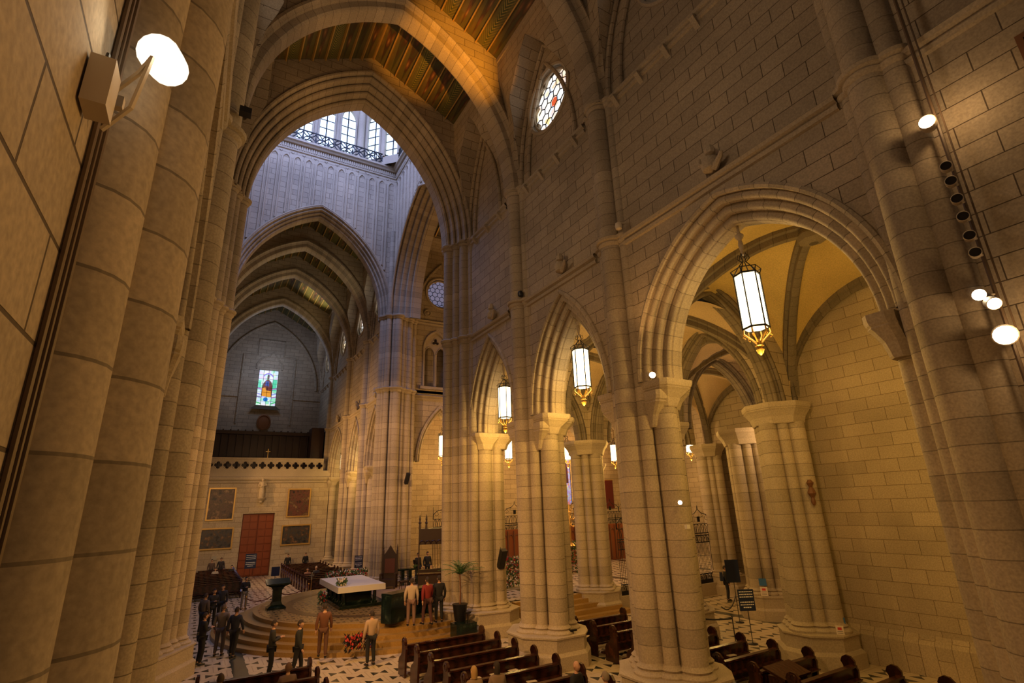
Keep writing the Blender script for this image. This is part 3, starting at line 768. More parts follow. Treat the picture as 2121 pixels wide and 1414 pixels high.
# upper end wall with window
YU = 62.4
mb = MB(); wx0, wx1, wz0, wz1 = 4.02, 6.05, 16.7, 20.75
zo = 9
mb.poly([(-.6, zo), (10.9, zo), (10.9, ZE), (XC+4.7, ZE), (XC, ZT), (XC-4.7, ZE), (-.6, ZE)], [[(wx0, wz0), (wx1, wz0), (wx1, wz1), (wx0, wz1)]], lambda u, z: (u, YU, z), lambda u, z: (u, z), False)
mb.strip([(wx0, wz0), (wx1, wz0), (wx1, wz1), (wx0, wz1)], lambda u, z: (u, YU, z), lambda u, z: (u, YU+.5, z))
mb.tube([(XC+u, YU-.05, ZR+z) for u, z in arch_line(5.1, 7.7)], .14, 6)
# ogee panel frame round the window
fr = [(2.3, 14.6), (2.3, 22.4), (3.7, 22.4), (3.7, 24.2), (6.4, 24.2), (6.4, 22.4), (7.7, 22.4), (7.7, 14.6)]
mb.tube([(u, YU-.03, z) for u, z in fr], .09, 5)
mb.tube([(wx0-.3, YU-.05, 20.8), (wx0-.3, YU-.05, 21.3), (wx0+.1, YU-.05, 22.0), (wx0+.9, YU-.05, 22.4), ((wx0+wx1)/2+.3, YU-.05, 22.9), (wx1-.3, YU-.05, 22.2), (wx1+.2, YU-.05, 21.6), (wx1+.3, YU-.05, 20.8)], .1, 5)
mb.face([(wx0-.5, YU-.4, wz0-.5), (wx1+.5, YU-.4, wz0-.5), (wx1, YU, wz0), (wx0, YU, wz0)]); 
mb.grid([[(u, YU-t, z) for t, z in [(0, 17.4), (.12, 17.5), (.12, 17.62), (0, 17.7)]] for u in (2.2, -.6)]); mb.grid([[(u, YU-t, z) for t, z in [(0, 17.4), (.12, 17.5), (.12, 17.62), (0, 17.7)]] for u in (10.9, 7.8)])
struct(mb, 'wall_far', M['wall'])

# ------------------------------------------------------------------ aisle: vaults, outer wall, piers
def rib_vault(x0, x1, y0, y1, label, web='pinkweb', hx=3.9, hy=3.9, bump=.7, name='rib_vault', wallr=True):
    root = thing(name, label, 'vault', (0,0,0), 'rib vaults of the aisles')
    cx, cy, wx, wy = (x0+x1)/2, (y0+y1)/2, (x1-x0)/2, (y1-y0)/2
    def f(w, h, u):
        R = (w*w+h*h)/(2*w); return math.sqrt(max(0, R*R-(abs(u)+R-w)**2))
    def z(x, y):
        u, v = x-cx, y-cy
        return ZC+max(f(wx, hx, u), f(wy, hy, v))+bump*(1-(u/wx)**2)*(1-(v/wy)**2)
    n = 24; mb = MB()
    P = [[(x0+(x1-x0)*i/n, y0+(y1-y0)*j/n, z(x0+(x1-x0)*i/n, y0+(y1-y0)*j/n)) for j in range(n+1)] for i in range(n+1)]
    mb.grid(P); part(mb, 'vault_webs', M[web], root, True)
    def rib(p0, p1, d=.38, wd=.22, m=28):
        dx, dy = p1[0]-p0[0], p1[1]-p0[1]; L = math.hypot(dx, dy); px, py = -dy/L, dx/L; rows = []
        for i in range(m+1):
            t = i/m; x, y = p0[0]+dx*t, p0[1]+dy*t
            xx = min(max(x, x0+1e-4), x1-1e-4); yy = min(max(y, y0+1e-4), y1-1e-4); zz = z(xx, yy)
            rows.append([(x+px*a, y+py*a, zz-b) for a, b in ((wd, -.08), (wd, .1), (wd*.5, .14), (wd*.55, d-.04), (0, d), (-wd*.55, d-.04), (-wd*.5, .14), (-wd, .1), (-wd, -.08))])
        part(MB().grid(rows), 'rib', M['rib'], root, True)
    rib((x0, y0), (x1, y1)); rib((x0, y1), (x1, y0))
    # wall ribs
    rib((x1-.12, y0), (x1-.12, y1), .3, .16)
    # boss
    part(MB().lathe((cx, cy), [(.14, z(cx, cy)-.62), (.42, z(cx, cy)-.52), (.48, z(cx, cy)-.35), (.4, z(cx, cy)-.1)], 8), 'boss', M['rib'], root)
    return root
XA, XB = 12.15, 18.9
rib_vault(11.6, 19.45, 3.6, 11.5, 'golden plastered rib vault behind the widest arch', 'ochre', 3.95, 3.95, .85)
rib_vault(11.6, XB, 11.5, 17.5, 'buff rib vault of the aisle behind the middle arch', 'pinkweb', 3.6, 3.6, .6)
rib_vault(11.6, XB, 17.5, 23.0, 'buff rib vault of the aisle nearest the crossing', 'pinkweb', 3.5, 3.5, .6)
rib_vault(XB, 28.4, 11.3, 17.5, 'shadowed rib vault of the outer chapel behind the aisle piers', 'pinkweb', 3.6, 3.6, .4)
rib_vault(XB, 28.4, 17.5, 23.0, 'rib vault of the outer chapel before the iron screen', 'pinkweb', 3.6, 3.6, .4)
def cross_arch(axis, c, at, w, h, label, half=.42, n=2, m='rib', wall=None, z1=14.0):
    """axis 'x': arch spans along x at y=at ; axis 'y': spans along y at x=at"""
    pl = (lambda u, z, t: (u, at+t, z)) if axis == 'x' else (lambda u, z, t: (at+t, u, z))
    root = thing('aisle_arch', label, 'arch', (0,0,0), 'arches inside the aisles')
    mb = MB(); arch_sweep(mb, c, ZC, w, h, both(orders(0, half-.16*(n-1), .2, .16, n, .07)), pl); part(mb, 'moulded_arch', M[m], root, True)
    r = n*.2; al = [(c+u, ZC+z) for u, z in arch_line(w, h, r-.02)]
    a, b = wall or (c-w-.8, c+w+.8); mb = MB()
    for tt, fl in ((-half+.05, axis == 'y'), (half-.05, axis == 'x')):
        mb.poly([(b, ZC)]+al+[(a, ZC), (a, z1), (b, z1)], [], lambda u, z: pl(u, z, tt), lambda u, z: (u, z), fl)
    part(mb, 'spandrel_wall', M['wall'], root)
    return root
cross_arch('x', 15.35, 11.6, 2.75, 3.9, 'arch across the aisle behind the widest arcade arch')
cross_arch('x', 15.2, 17.2, 2.4, 3.9, 'arch across the aisle behind the middle arcade arch')
cross_arch('x', 15.35, 23.0, 2.3, 3.7, 'arch at the top of the side steps beside the crossing pier')
cross_arch('y', 14.4, 18.6, 2.0, 3.6, 'arch from the aisle to the outer chapel between two aisle piers')
cross_arch('y', 20.15, 18.6, 2.0, 3.6, 'arch from the aisle to the outer chapel near the iron screen')
cross_arch('x', 22.9, 17.5, 2.6, 3.6, 'dark arch across the outer chapel')
cross_arch('x', 22.9, 11.6, 2.6, 3.6, 'arch closing the outer chapel toward the yellow wall')
cross_arch('x', 22.9, 23.0, 3.0, 3.7, 'arch above the iron screen of the outer chapel')
def aisle_pier(x, y, label, shafts=None, r0=.75, z0=1.0):
    root = thing('aisle_pier', label, 'pier', (0,0,0), 'clustered piers of the aisles')
    for k in range(8):
        a = PI/8*0+k*PI/4; rr = .3 if k % 2 == 0 else .2; d = r0 if k % 2 == 0 else r0*.86
        add_shaft(root, x+d*math.cos(a), y+d*math.sin(a), rr, z0, 7.8)
    part(MB().prism([(x+r0*.86*math.cos(PI/8+k*PI/4), y+r0*.86*math.sin(PI/8+k*PI/4)) for k in range(8)], .9, ZC), 'core', M['shaft'], root)
    o = [(x+(r0+.22)*math.cos(PI/8+k*PI/4), y+(r0+.22)*math.sin(PI/8+k*PI/4)) for k in range(8)]; p = [(x+(r0+.52)*math.cos(PI/8+k*PI/4), y+(r0+.52)*math.sin(PI/8+k*PI/4)) for k in range(8)]
    capital(root, o, p, 7.75, ZC)
    plinth(root, [(x+(r0+.42)*math.cos(PI/8+k*PI/4), y+(r0+.42)*math.sin(PI/8+k*PI/4)) for k in range(8)], z0)
    return root
aisle_pier(18.45, 11.7, 'aisle pier at the left end of the yellow-lit wall with notices at its foot', None, .66)
aisle_pier(17.9, 17.0, 'aisle pier half hidden behind the pier of the widest arch')
aisle_pier(18.45, 23.3, 'aisle pier with broad octagonal plinth at the side steps')
aisle_pier(23.5, 16.9, 'shadowed outer chapel pier behind the signboards')
aisle_pier(27.55, 22.5, 'yellow-lit pier behind the second iron screen', None, .58)
# yellow-lit outer wall
mb = MB(); mb.poly([(-6, 0), (12, 0), (12, 14), (-6, 14)], [], lambda u, z: (19.5, u, z), lambda u, z: (u, z), True)
mb.grid([[(19.5-t, u, z) for t, z in [(.16, 0), (.16, .85), (.1, .95), (.04, 1.0), (0, 1.1)]] for u in (-6, 12)]); struct(mb, 'wall_aisle', M['wallsoft'])
struct(MB().box((12.3, -6, 0), (19.5, 3.3, 14)), 'wall_aisle_near', M['wall'])
# outer walls of the chapels
mb = MB(); mb.poly([(11.5, 0), (23.5, 0), (23.5, 14), (11.5, 14)], [], lambda u, z: (28.5, u, z), lambda u, z: (u, z), True); struct(mb, 'wall_chapel', M['wall'])
mb = MB(); mb.poly([(19.4, 0), (28.5, 0), (28.5, 14), (19.4, 14)], [], lambda u, z: (u, 11.3, z), lambda u, z: (u, z), True); struct(mb, 'wall_chapel_south', M['wall'])

# chancel vessel to the right of the crossing
mb = MB(); yv = 36.1
A = [(14.9, 1.5, 3.6), (20.9, 1.9, 3.6), (26.7, 1.9, 3.6), (32.0, 1.8, 3.6)]
outer = [(38, ZC)]
for c, w, h in A[::-1]: outer += [(c+u, ZC+z) for u, z in arch_line(w, h, .4)]
outer += [(12.0, ZC), (12.0, ZE), (38, ZE)]
tri = lambda x0: [(x0-1.0, 14.0), (x0-1.0, 17.0)]+[(x0-u, 17.0+z) for u, z in arch_line(1.0, 1.5, 0, 8)][1:-1]+[(x0+1.0, 17.0), (x0+1.0, 14.0)]
ros = [(14.9+1.28*math.cos(2*PI*k/30), 21.8+1.28*math.sin(2*PI*k/30)) for k in range(30)]
mb.poly(outer, [ros, tri(14.5)], lambda u, z: (u, yv, z), lambda u, z: (u, z), False)
mb.strip(tri(14.5), lambda u, z: (u, yv, z), lambda u, z: (u, yv+.5, z)); mb.strip(ros, lambda u, z: (u, yv, z), lambda u, z: (u, yv+.5, z))
mb.poly([(12.5, 13.5), (17, 13.5), (17, 19), (12.5, 19)], [], lambda u, z: (u, yv+.9, z), lambda u, z: (u, z), False)
mb.tube([(14.9+u, yv-.03, 19.0+z) for u, z in arch_line(2.3, 5.4)], .1, 6)
ch = struct(mb, 'wall_chancel', M['wall'])
for nm_, zz, cor in (('trim_41', ZS-.1, 0), ('trim_42', 19.2, 0)):
    mb = MB(); mb.grid([[(u, yv-t, zz+z) for t, z in [(0, -.2), (.09, -.1), (.04, 0), (.17, .1), (0, .2)]] for u in (38, 12)]); struct(mb, nm_, M['plain'])
M['rosedim'] = mat('dim_violet_glass', (.4,.4,.5), .3, emit=(.22,.24,.42), es=.8)
rose_window('window_%d' % n_w, lambda u, z, d: (14.9+u, yv+d, 21.8+z), 1.28, M['rosedim']); n_w += 1
# two-light gallery opening with pierced head
root = thing('gallery_opening', 'two-light gothic gallery opening with pierced roundel above the chancel arch', 'window')
c = 14.5; z0 = 14.0; mb = MB()
lights = [[(c+sx*.5-.42, z0), (c+sx*.5-.42, z0+2.6)]+[(c+sx*.5-u, z0+2.6+z) for u, z in arch_line(.42, .62, 0, 6)][1:-1]+[(c+sx*.5+.42, z0+2.6), (c+sx*.5+.42, z0)] for sx in (-1, 1)]
foil = []
for k in range(3):
    a = PI/2+2*PI*k/3
    for b in range(-4, 5): bb = math.radians(b*30); foil.append((c+.17*math.cos(a)+.15*math.cos(a+bb), z0+3.65+.17*math.sin(a)+.15*math.sin(a+bb)))
hd = tri(14.5)
lights = [[(u, max(z, z0+.02)) for u, z in L] for L in lights]
for yy, fl in ((yv+.1, False), (yv+.28, True)): mb.poly([(u*1, z) for u, z in hd], lights+[foil], lambda u, z: (u, yy, z), lambda u, z: (u, z), fl)
for H in lights+[foil]: mb.strip(H, lambda u, z: (u, yv+.1, z), lambda u, z: (u, yv+.28, z)); mb.tube([(u, yv+.08, z) for u, z in H], .035, 5)
part(mb, 'tracery', M['plain'], root)
part(MB().lathe((c, yv+.1), [(.14, z0), (.09, z0+.15), (.08, z0+2.4), (.14, z0+2.6)], 10), 'mullion_shaft', M['plain'], root, True)
mb = MB(); mb.tube([(u, yv-.02, z) for u, z in hd], .1, 6); mb.box((c-1.3, yv-.25, z0-.2), (c+1.3, yv+.1, z0)); part(mb, 'hood_and_sill', M['plain'], root)
root = thing('roof_medallion', 'small round carved medallion under the chancel rose', 'medallion')
mb = MB(); mb.grid([[(13.75+r*math.cos(a), yv-t, 19.95+r*math.sin(a)) for r, t in ((.3,0),(.3,.1),(.22,.12),(.2,.03),(.1,.1),(0.01,.12))] for a in [2*PI*k/16 for k in range(17)]]); part(mb, 'disc', M['plain'], root, True)
for c_, w, h in A:
    mb = MB(); arch_sweep(mb, c_, ZC, w, h, both(orders(0, .35, .2, .16, 2, .07)), lambda u, z, t: (u, yv+.35-t, z)); tag(mb.build('arcade_arch', M['shaft'], None, True), 'chancel arcade arch in the distance, %s' % ['beside the far crossing pier', 'beyond the middle arcade arch', 'behind the stained window piers', 'farthest right'][A.index((c_, w, h))], 'arch', 'pointed arches of the chancel')
for x, lb in ((17.6, 'pale chancel pier seen between the two narrow arcade piers'), (23.6, 'pale chancel pier left of the blue stained glass'), (29.5, 'pale chancel pier right of the blue stained glass')): aisle_pier(x, 36.6, lb, z0=1.9)
mb = MB(); mb.poly([(12.2, 0), (40, 0), (40, 15), (12.2, 15)], [[(29.9, 5.2), (31.4, 5.2), (31.4, 10.0), (31.2, 10.8), (30.65, 11.5), (30.1, 10.8), (29.9, 10.0)]], lambda u, z: (u, 42.4, z), lambda u, z: (u, z), False); struct(mb, 'wall_chancel_aisle', M['wall'])
mb = MB(); mb.poly([(23, 0), (42.4, 0), (42.4, 26), (23, 26)], [], lambda u, z: (38, u, z), lambda u, z: (u, z), True); struct(mb, 'wall_east', M['wall'])
mb = MB(); mb.box((12, 36.1, 13.5), (38, 42.4, 13.7)); struct(mb, 'ceiling_chancel_aisle', M['pinkweb'])
# chancel wall above its near arcade and its roof
mb = MB(); mb.poly([(13, 13.4), (38, 13.4), (38, ZE), (13, ZE)], [], lambda u, z: (u, 23.4, z), lambda u, z: (u, z), True); struct(mb, 'wall_chancel_near', M['wall'])
root = bpy.data.objects.new('ceiling', None); COL.objects.link(root); root['kind'] = 'structure'
pan = MB(); bat = MB()
for s in (1, -1):
    a, b = (YC+s*4.75, ZE), (YC, ZT); L = math.hypot(4.75, ZT-ZE); d = Vector((0, -s*4.75, ZT-ZE)).normalized(); nrm = Vector((0, -s*(ZT-ZE), -4.75)).normalized()
    q = [(12.5, a[0], a[1]), (12.5, b[0], b[1]), (38, b[0], b[1]), (38, a[0], a[1])]
    pan.face(q, [(0, 0), (0, L), (4.6, L), (4.6, 0)])
    for i in range(26): bat.obox(Vector((12.5+i, (a[0]+b[0])/2, (a[1]+b[1])/2))+nrm*.06, (1,0,0), d, nrm, .045, L/2, .07)
part(pan, 'painted_panels', M['ceil'], root); part(bat, 'gilded_battens', M['goldm'], root)
mb = MB(); mb.poly([(12.5, ZE), (38, ZE), (38, ZE+.0001+.0), (12.5, ZE+.01)], [], lambda u, z: (u, 36.0, z), lambda u, z: (u, z)); 
mb = MB(); mb.box((12.3, 34.0, ZE-.1), (38, 36.1, ZE+.1)); mb.box((12.3, 23.4, ZE-.1), (38, 25.0, ZE+.1)); struct(mb, 'trim_43', M['wall'])

# ------------------------------------------------------------------ floors
def floor_mat(name, cell=.8, light=(.62,.52,.38), dark=(.03,.035,.03)):
    m = mat(name, light, .22); t = NT(m)
    sp = t.n('ShaderNodeSeparateXYZ'); t.l(t.n('ShaderNodeNewGeometry').outputs['Position'], sp.inputs[0])
    x = t.math('DIVIDE', sp.outputs[0], cell); y = t.math('DIVIDE', sp.outputs[1], cell)
    row = t.math('FLOOR', y); xs = t.math('MULTIPLY_ADD', t.math('FRACT', t.math('MULTIPLY', row, .5)), 1., x)
    fx = t.math('ABSOLUTE', t.math('SUBTRACT', t.math('FRACT', xs), .5)); fy = t.math('ABSOLUTE', t.math('SUBTRACT', t.math('FRACT', y), .5))
    # bow-tie of two dark triangles on each cell
    bt = t.math('MULTIPLY', t.math('LESS_THAN', fy, t.math('MULTIPLY', fx, .85)), t.math('LESS_THAN', fx, .32))
    # dark green bands every nine metres
    bd = t.math('LESS_THAN', t.math('ABSOLUTE', t.math('SUBTRACT', t.math('FRACT', t.math('DIVIDE', t.math('ADD', sp.outputs[0], 1.4), 6.8)), .5)), .035)
    jn = t.math('GREATER_THAN', t.math('MAXIMUM', fx, fy), .485)
    nz = t.noise(2.2, 6)
    lc = t.ramp(nz, [(.3, tuple(c*.85 for c in light)), (.7, tuple(min(1, c*1.1) for c in light))])
    c = t.mix(bt, lc, dark); c = t.mix(t.math('MULTIPLY', jn, .5), c, tuple(q*.4 for q in light)); c = t.mix(bd, c, (.05,.06,.05))
    t.l(c, t.b.inputs['Base Color']); return m
M['floor'] = floor_mat('marble_floor')
mb = MB(); mb.face([(-8, -6, 0), (40, -6, 0), (40, 63, 0), (-8, 63, 0)]); struct(mb, 'floor', M['floor'])
# ------------------------------------------------------------------ chancel floor, side steps, low wall and iron screens
mb = MB(); mb.box((12.6, 23.4, 0), (40, 43, .9)); struct(mb, 'floor_chancel', M['floor'])
M['ystone'] = stone('yellow_step_marble', (.36, .22, .065), 'plain', rough=.35)
root = thing('side_steps', 'flight of yellow marble steps climbing between the narrow arcade piers', 'steps')
mb = MB()
for i in range(5):
    mb.prism(rectp(13.4-.1*0, 17.9+.35*(4-i), 23.4-.36*(5-i), 23.6), .18*i, .18*(i+1))
part(mb, 'treads', M['ystone'], root)
struct(MB().box((19.2, 22.35, 0), (28.3, 22.9, .62)), 'wall_low', M['plain'])
def iron_screen(x0, x1, y, z0, label, H=2.7):
    root = thing('iron_screen', label, 'iron screen', (0,0,0), 'wrought iron screens')
    L = x1-x0; bars = MB(); n = int(L/.115)
    for i in range(n+1):
        x = x0+L*i/n; bars.tube([(x, y, z0), (x, y, z0+H)], .016, 4)
    for z in (0, .18, .5, H-.5, H-.12, H): bars.tube([(x0, y, z0+z), (x1, y, z0+z)], .03, 5)
    bars.box((x0, y-.02, z0), (x1, y+.02, z0+.18))
    part(bars, 'bars', M['ironb'], root)
    fr = MB(); m = int(L/.3); w = L/m
    for i in range(m):
        c = x0+(i+.5)*w
        for zz, hh in ((H-.5, .38), (.18, .3), (H, .5)):
            fr.tube([(c+w*.5*math.cos(a), y-.02, z0+zz+hh*math.sin(a)) for a in [PI*k/8 for k in range(9)]], .017, 4)
            fr.tube([(c+w*.5-w*.5*math.sin(a)*1, y-.02, z0+zz+hh*(1-math.cos(a))*.9) for a in [PI*k/8 for k in range(5)]], .012, 4)
            fr.tube([(c, y-.02, z0+zz), (c, y-.02, z0+zz+hh)], .012, 4)
    fr.tube([(x0, y, z0+H+.52), (x1, y, z0+H+.52)], .02, 4)
    part(fr, 'scroll_bands', M['ironb'], root)
    cr = MB(); g = max(1, round(L/1.9)); gw = L/g
    for i in range(g):
        c = x0+(i+.5)*gw; zz = z0+H+.52
        for sg in (1, -1):
            cr.tube([(c+sg*gw*.5, y, zz), (c+sg*gw*.49, y, zz+.3), (c+sg*gw*.36, y, zz+.52), (c+sg*gw*.15, y, zz+.62), (c+sg*.05, y, zz+.8), (c, y, zz+1.05)], [.03,.03,.025,.025,.02,.01], 5)
            cr.tube([(c+sg*gw*.36, y, zz+.52), (c+sg*gw*.28, y, zz+.3), (c+sg*gw*.38, y, zz+.2), (c+sg*gw*.43, y, zz+.3)], .015, 4)
            cr.tube([(c+sg*gw*.5, y, zz), (c+sg*gw*.5, y, zz+.8)], [.03, .01], 5)
            cr.tube([(c+sg*gw*.15, y, zz+.62), (c+sg*gw*.22, y, zz+.42), (c+sg*.06, y, zz+.35)], .014, 4)
        cr.box((c-.1, y-.02, zz+.12), (c+.1, y+.02, zz+.42))
    part(cr, 'cresting', M['ironb'], root)
    return root
iron_screen(19.55, 26.9, 22.6, .62, 'black iron screen of bars and scrolls on the low wall beside the steps pier')
iron_screen(14.0, 38.0, 34.9, .9, 'long black iron screen with ogee cresting at the back of the chancel', 3.1)
# reredos of carved wood behind, flower bank, candlesticks
root = thing('carved_choir_screen', 'red-brown carved wooden panelling behind the flowers, seen between the narrow piers', 'panelling')
mb = MB(); mb.box((14.5, 34.4, .9), (31.5, 34.6, 3.6)); part(mb, 'panelling', mat('reddish_wood', (.22,.065,.02), .5), root)
mb = MB()
for i in range(34):
    x = 14.5+i*.5; mb.box((x, 34.3, 1.0), (x+.08, 34.4, 3.5)); mb.tube([(x+.29+.2*math.cos(a), 34.36, 2.9+.35*math.sin(a)) for a in [PI*k/6 for k in range(7)]], .03, 4)
part(mb, 'carved_mullions', M['midwood'], root)
def flower_bank(x0, x1, y, z0, h, label, nf=500, d=.8, cols=('flower', 'flowerw'), name='flower_bank', leafm='leaf'):
    root = thing(name, label, 'flowers')
    rnd = random.Random(int(x0*100)); L = MB(); F = {c: MB() for c in cols}
    def blob(mb, p, r, n=5):
        nrm = Vector((rnd.uniform(-1,1), rnd.uniform(-1.2,.2), rnd.uniform(-.2,1))).normalized(); a = nrm.orthogonal().normalized(); b = nrm.cross(a)
        mb.face([Vector(p)+(a*math.cos(2*PI*k/n)+b*math.sin(2*PI*k/n))*r*(1 if k % 2 else .7)+nrm*.01 for k in range(n)]) if n == 5 else mb.face([Vector(p)-a*r*1.6, Vector(p)-b*r*.5, Vector(p)+a*r*1.6, Vector(p)+b*r*.5])
    for i in range(nf*2):
        x = rnd.uniform(x0, x1); t = rnd.random()**.7; blob(L, (x, y+rnd.uniform(-d/2, d/2), z0+h*t), .07, 4)
    for i in range(nf):
        x = rnd.uniform(x0, x1); t = rnd.random()**.6; blob(F[rnd.choice(cols)], (x, y-d*.5*rnd.random()-.04, z0+h*t+.03), .055)
    part(L, 'foliage', M[leafm], root)
    for c in cols: part(F[c], 'blooms', M[c], root)
    return root
flower_bank(14.4, 16.3, 27.0, .9, 1.6, 'bank of cream and red flowers seen through the left narrow gap past the crossing pier')
flower_bank(19.6, 24.0, 30.0, .9, 2.0, 'tall bank of flowers below the gilded candelabrum, between the narrow piers', 900)
def candelabrum(x, y, z0, label, s=1.):
    root = thing('candelabrum', label, 'candelabrum', (x, y, z0))
    mb = MB().lathe((0, 0), [(.3,0),(.22,.1),(.06,.2),(.05,1.2),(.1,1.3),(.05,1.4),(.05,2.4),(.02,2.6)], 10)
    for ring, zz, r in ((8, 1.3, .75), (8, 1.75, .5), (4, 2.2, .25)):
        for k in range(ring):
            a = 2*PI*k/ring; mb.tube([(0,0,zz), (r*.6*math.cos(a), r*.6*math.sin(a), zz-.12), (r*math.cos(a), r*math.sin(a), zz+.1)], .02, 4)
            mb.lathe((r*math.cos(a), r*math.sin(a)), [(.05, zz+.1), (.02, zz+.12), (.02, zz+.5)], 6)
    part(mb, 'gilt_stem_and_arms', M['gold'], root, True); return root
candelabrum(21.6, 29.6, 2.6, 'gilded many-armed candelabrum rising over the flower bank')
struct(MB().box((14.4, 26.4, .9), (16.3, 27.6, .95)), 'trim_44', M['plain'])
pd = thing('wooden_pedestal', 'small brown wooden box pedestal at the head of the side steps', 'pedestal'); part(MB().box((17.3, 24.6, .9), (17.9, 25.2, 1.75)), 'body', M['midwood'], pd); part(MB().box((17.25, 24.55, 1.75), (17.95, 25.25, 1.8)), 'lid', M['midwood'], pd)
lb = thing('wooden_box_bench', 'dark brown wooden box beside the plinth of the crossing pier', 'box'); part(MB().box((13.0, 20.3, 0), (13.6, 20.9, 1.0)), 'body', M['midwood'], lb); part(MB().box((12.95, 20.25, 1.0), (13.65, 20.95, 1.06)), 'lid', M['darkwood'], lb)

# ------------------------------------------------------------------ stained glass
def glass_mat(name, cols, scale, es):
    m = mat(name, (.3,.3,.3), .3); t = NT(m); v = t.n('ShaderNodeTexVoronoi'); v.inputs['Scale'].default_value = scale
    t.l(t.n('ShaderNodeNewGeometry').outputs['Position'], v.inputs['Vector']); sp = t.n('ShaderNodeSeparateColor'); t.l(v.outputs['Color'], sp.inputs[0])
    r = t.n('ShaderNodeValToRGB'); r.color_ramp.interpolation = 'CONSTANT'; e = r.color_ramp.elements
    while len(e) < len(cols): e.new(.5)
    for i, c in enumerate(cols): e[i].position = i/len(cols); e[i].color = (*c, 1)
    t.l(sp.outputs[0], r.inputs[0]); t.l(r.outputs[0], t.b.inputs['Emission Color']); t.b.inputs['Emission Strength'].default_value = es
    return m
def emat(n, c, es): return mat(n, c, .3, emit=c, es=es)
# far window: robed seated figure, plain generic design
win = bpy.data.objects.new('window_%d' % n_w, None); n_w += 1; COL.objects.link(win); win['kind'] = 'structure'; win['label'] = 'stained glass window with a robed seated figure high on the dark far wall'
wy = YU+.25; wcx = (wx0+wx1)/2; g = MB(); g.face([(wx0, wy, wz0), (wx1, wy, wz0), (wx1, wy, wz1), (wx0, wy, wz1)]); part(g, 'pale_glass', glass_mat('pale_window_glass', [(.75,.9,1), (.55,.95,.75), (.9,.9,1), (.6,.8,1), (.78,.65,1), (.3,.85,.55), (.95,.98,.8)], 3.2, 1.5), win)
def gl(name, pts, col, es=1.2, d=.02): part(MB().poly(pts, [], lambda u, z: (u, wy-d, z), lambda u, z: (u, z)), name, emat(name+'_glass', col, es), win)
gl('arch_band', [(wcx+.5*math.cos(a), wz1-.72+.42*math.sin(a)) for a in [PI*k/10 for k in range(11)]]+[(wcx+.36*math.cos(a), wz1-.72+.28*math.sin(a)) for a in [PI-PI*k/10 for k in range(11)]], (.35,.25,.9), 1.)
gl('column_glass', [(wx1-.5, wz1-1.0), (wx1-.08, wz1-1.0), (wx1-.08, wz0+1.7), (wx1-.5, wz0+1.7)], (.1,.75,.4), 1.); gl('column_glass', [(wx0+.06, wz1-1.2), (wx0+.36, wz1-1.2), (wx0+.36, wz0+1.8), (wx0+.06, wz0+1.8)], (.15,.8,.5), 1.)
gl('robe', [(wcx-.55, wz0+1.1), (wcx+.5, wz0+1.0), (wcx+.52, wz0+2.2), (wcx+.38, wz0+2.7), (wcx+.1, wz0+3.0), (wcx-.12, wz0+3.0), (wcx-.42, wz0+2.6), (wcx-.55, wz0+2.1)], (.22,.05,.03), .6, .03)
gl('lap_cloth', [(wcx-.5, wz0+1.1), (wcx+.45, wz0+1.0), (wcx+.4, wz0+1.7), (wcx-.1, wz0+1.75), (wcx-.2, wz0+2.1), (wcx-.48, wz0+2.0)], (.95,.38,.03), 1., .04)
gl('blue_tunic', [(wcx-.25, wz0+2.3), (wcx+.15, wz0+2.2), (wcx+.1, wz0+2.8), (wcx-.2, wz0+2.8)], (.04,.08,.4), .7, .045)
gl('head', [(wcx+.0+.13*math.cos(a), wz0+3.2+.2*math.sin(a)) for a in [2*PI*k/10 for k in range(10)]], (.3,.13,.08), .6, .04)
gl('hat', [(wcx-.13, wz0+3.32), (wcx+.14, wz0+3.32), (wcx+.1, wz0+3.52), (wcx-.08, wz0+3.52)], (.14,.1,.08), .5, .05)
gl('blue_globe', [(wcx-.06+.24*math.cos(a), wz0+.72+.24*math.sin(a)) for a in [2*PI*k/14 for k in range(14)]], (.02,.22,.75), 1., .04)
for zz, c in ((1.9, (.6,.25,.7)), (1.3, (.4,.45,.9)), (.95, (.55,.35,.85)), (.3, (.1,.7,.25))): gl('ribbon_glass', [(wx0+.03, wz0+zz), (wx0+.5, wz0+zz-.12), (wx0+.5, wz0+zz+.02), (wx0+.03, wz0+zz+.14)], c, .9, .025); gl('ribbon_glass', [(wx1-.5, wz0+zz-.1), (wx1-.03, wz0+zz+.05), (wx1-.03, wz0+zz+.2), (wx1-.5, wz0+zz+.04)], c, .9, .025)
mb = MB()
for i in range(1, 4): mb.tube([(wx0+(wx1-wx0)*i/4, wy-.06, wz0), (wx0+(wx1-wx0)*i/4, wy-.06, wz1)], .018, 4)
for i in range(1, 8): mb.tube([(wx0, wy-.06, wz0+(wz1-wz0)*i/8), (wx1, wy-.06, wz0+(wz1-wz0)*i/8)], .012, 4)
mb.tube([(wx0, wy-.06, wz0), (wx1, wy-.06, wz0), (wx1, wy-.06, wz1), (wx0, wy-.06, wz1)], .05, 4, True)
part(mb, 'leading', M['ironb'], win)
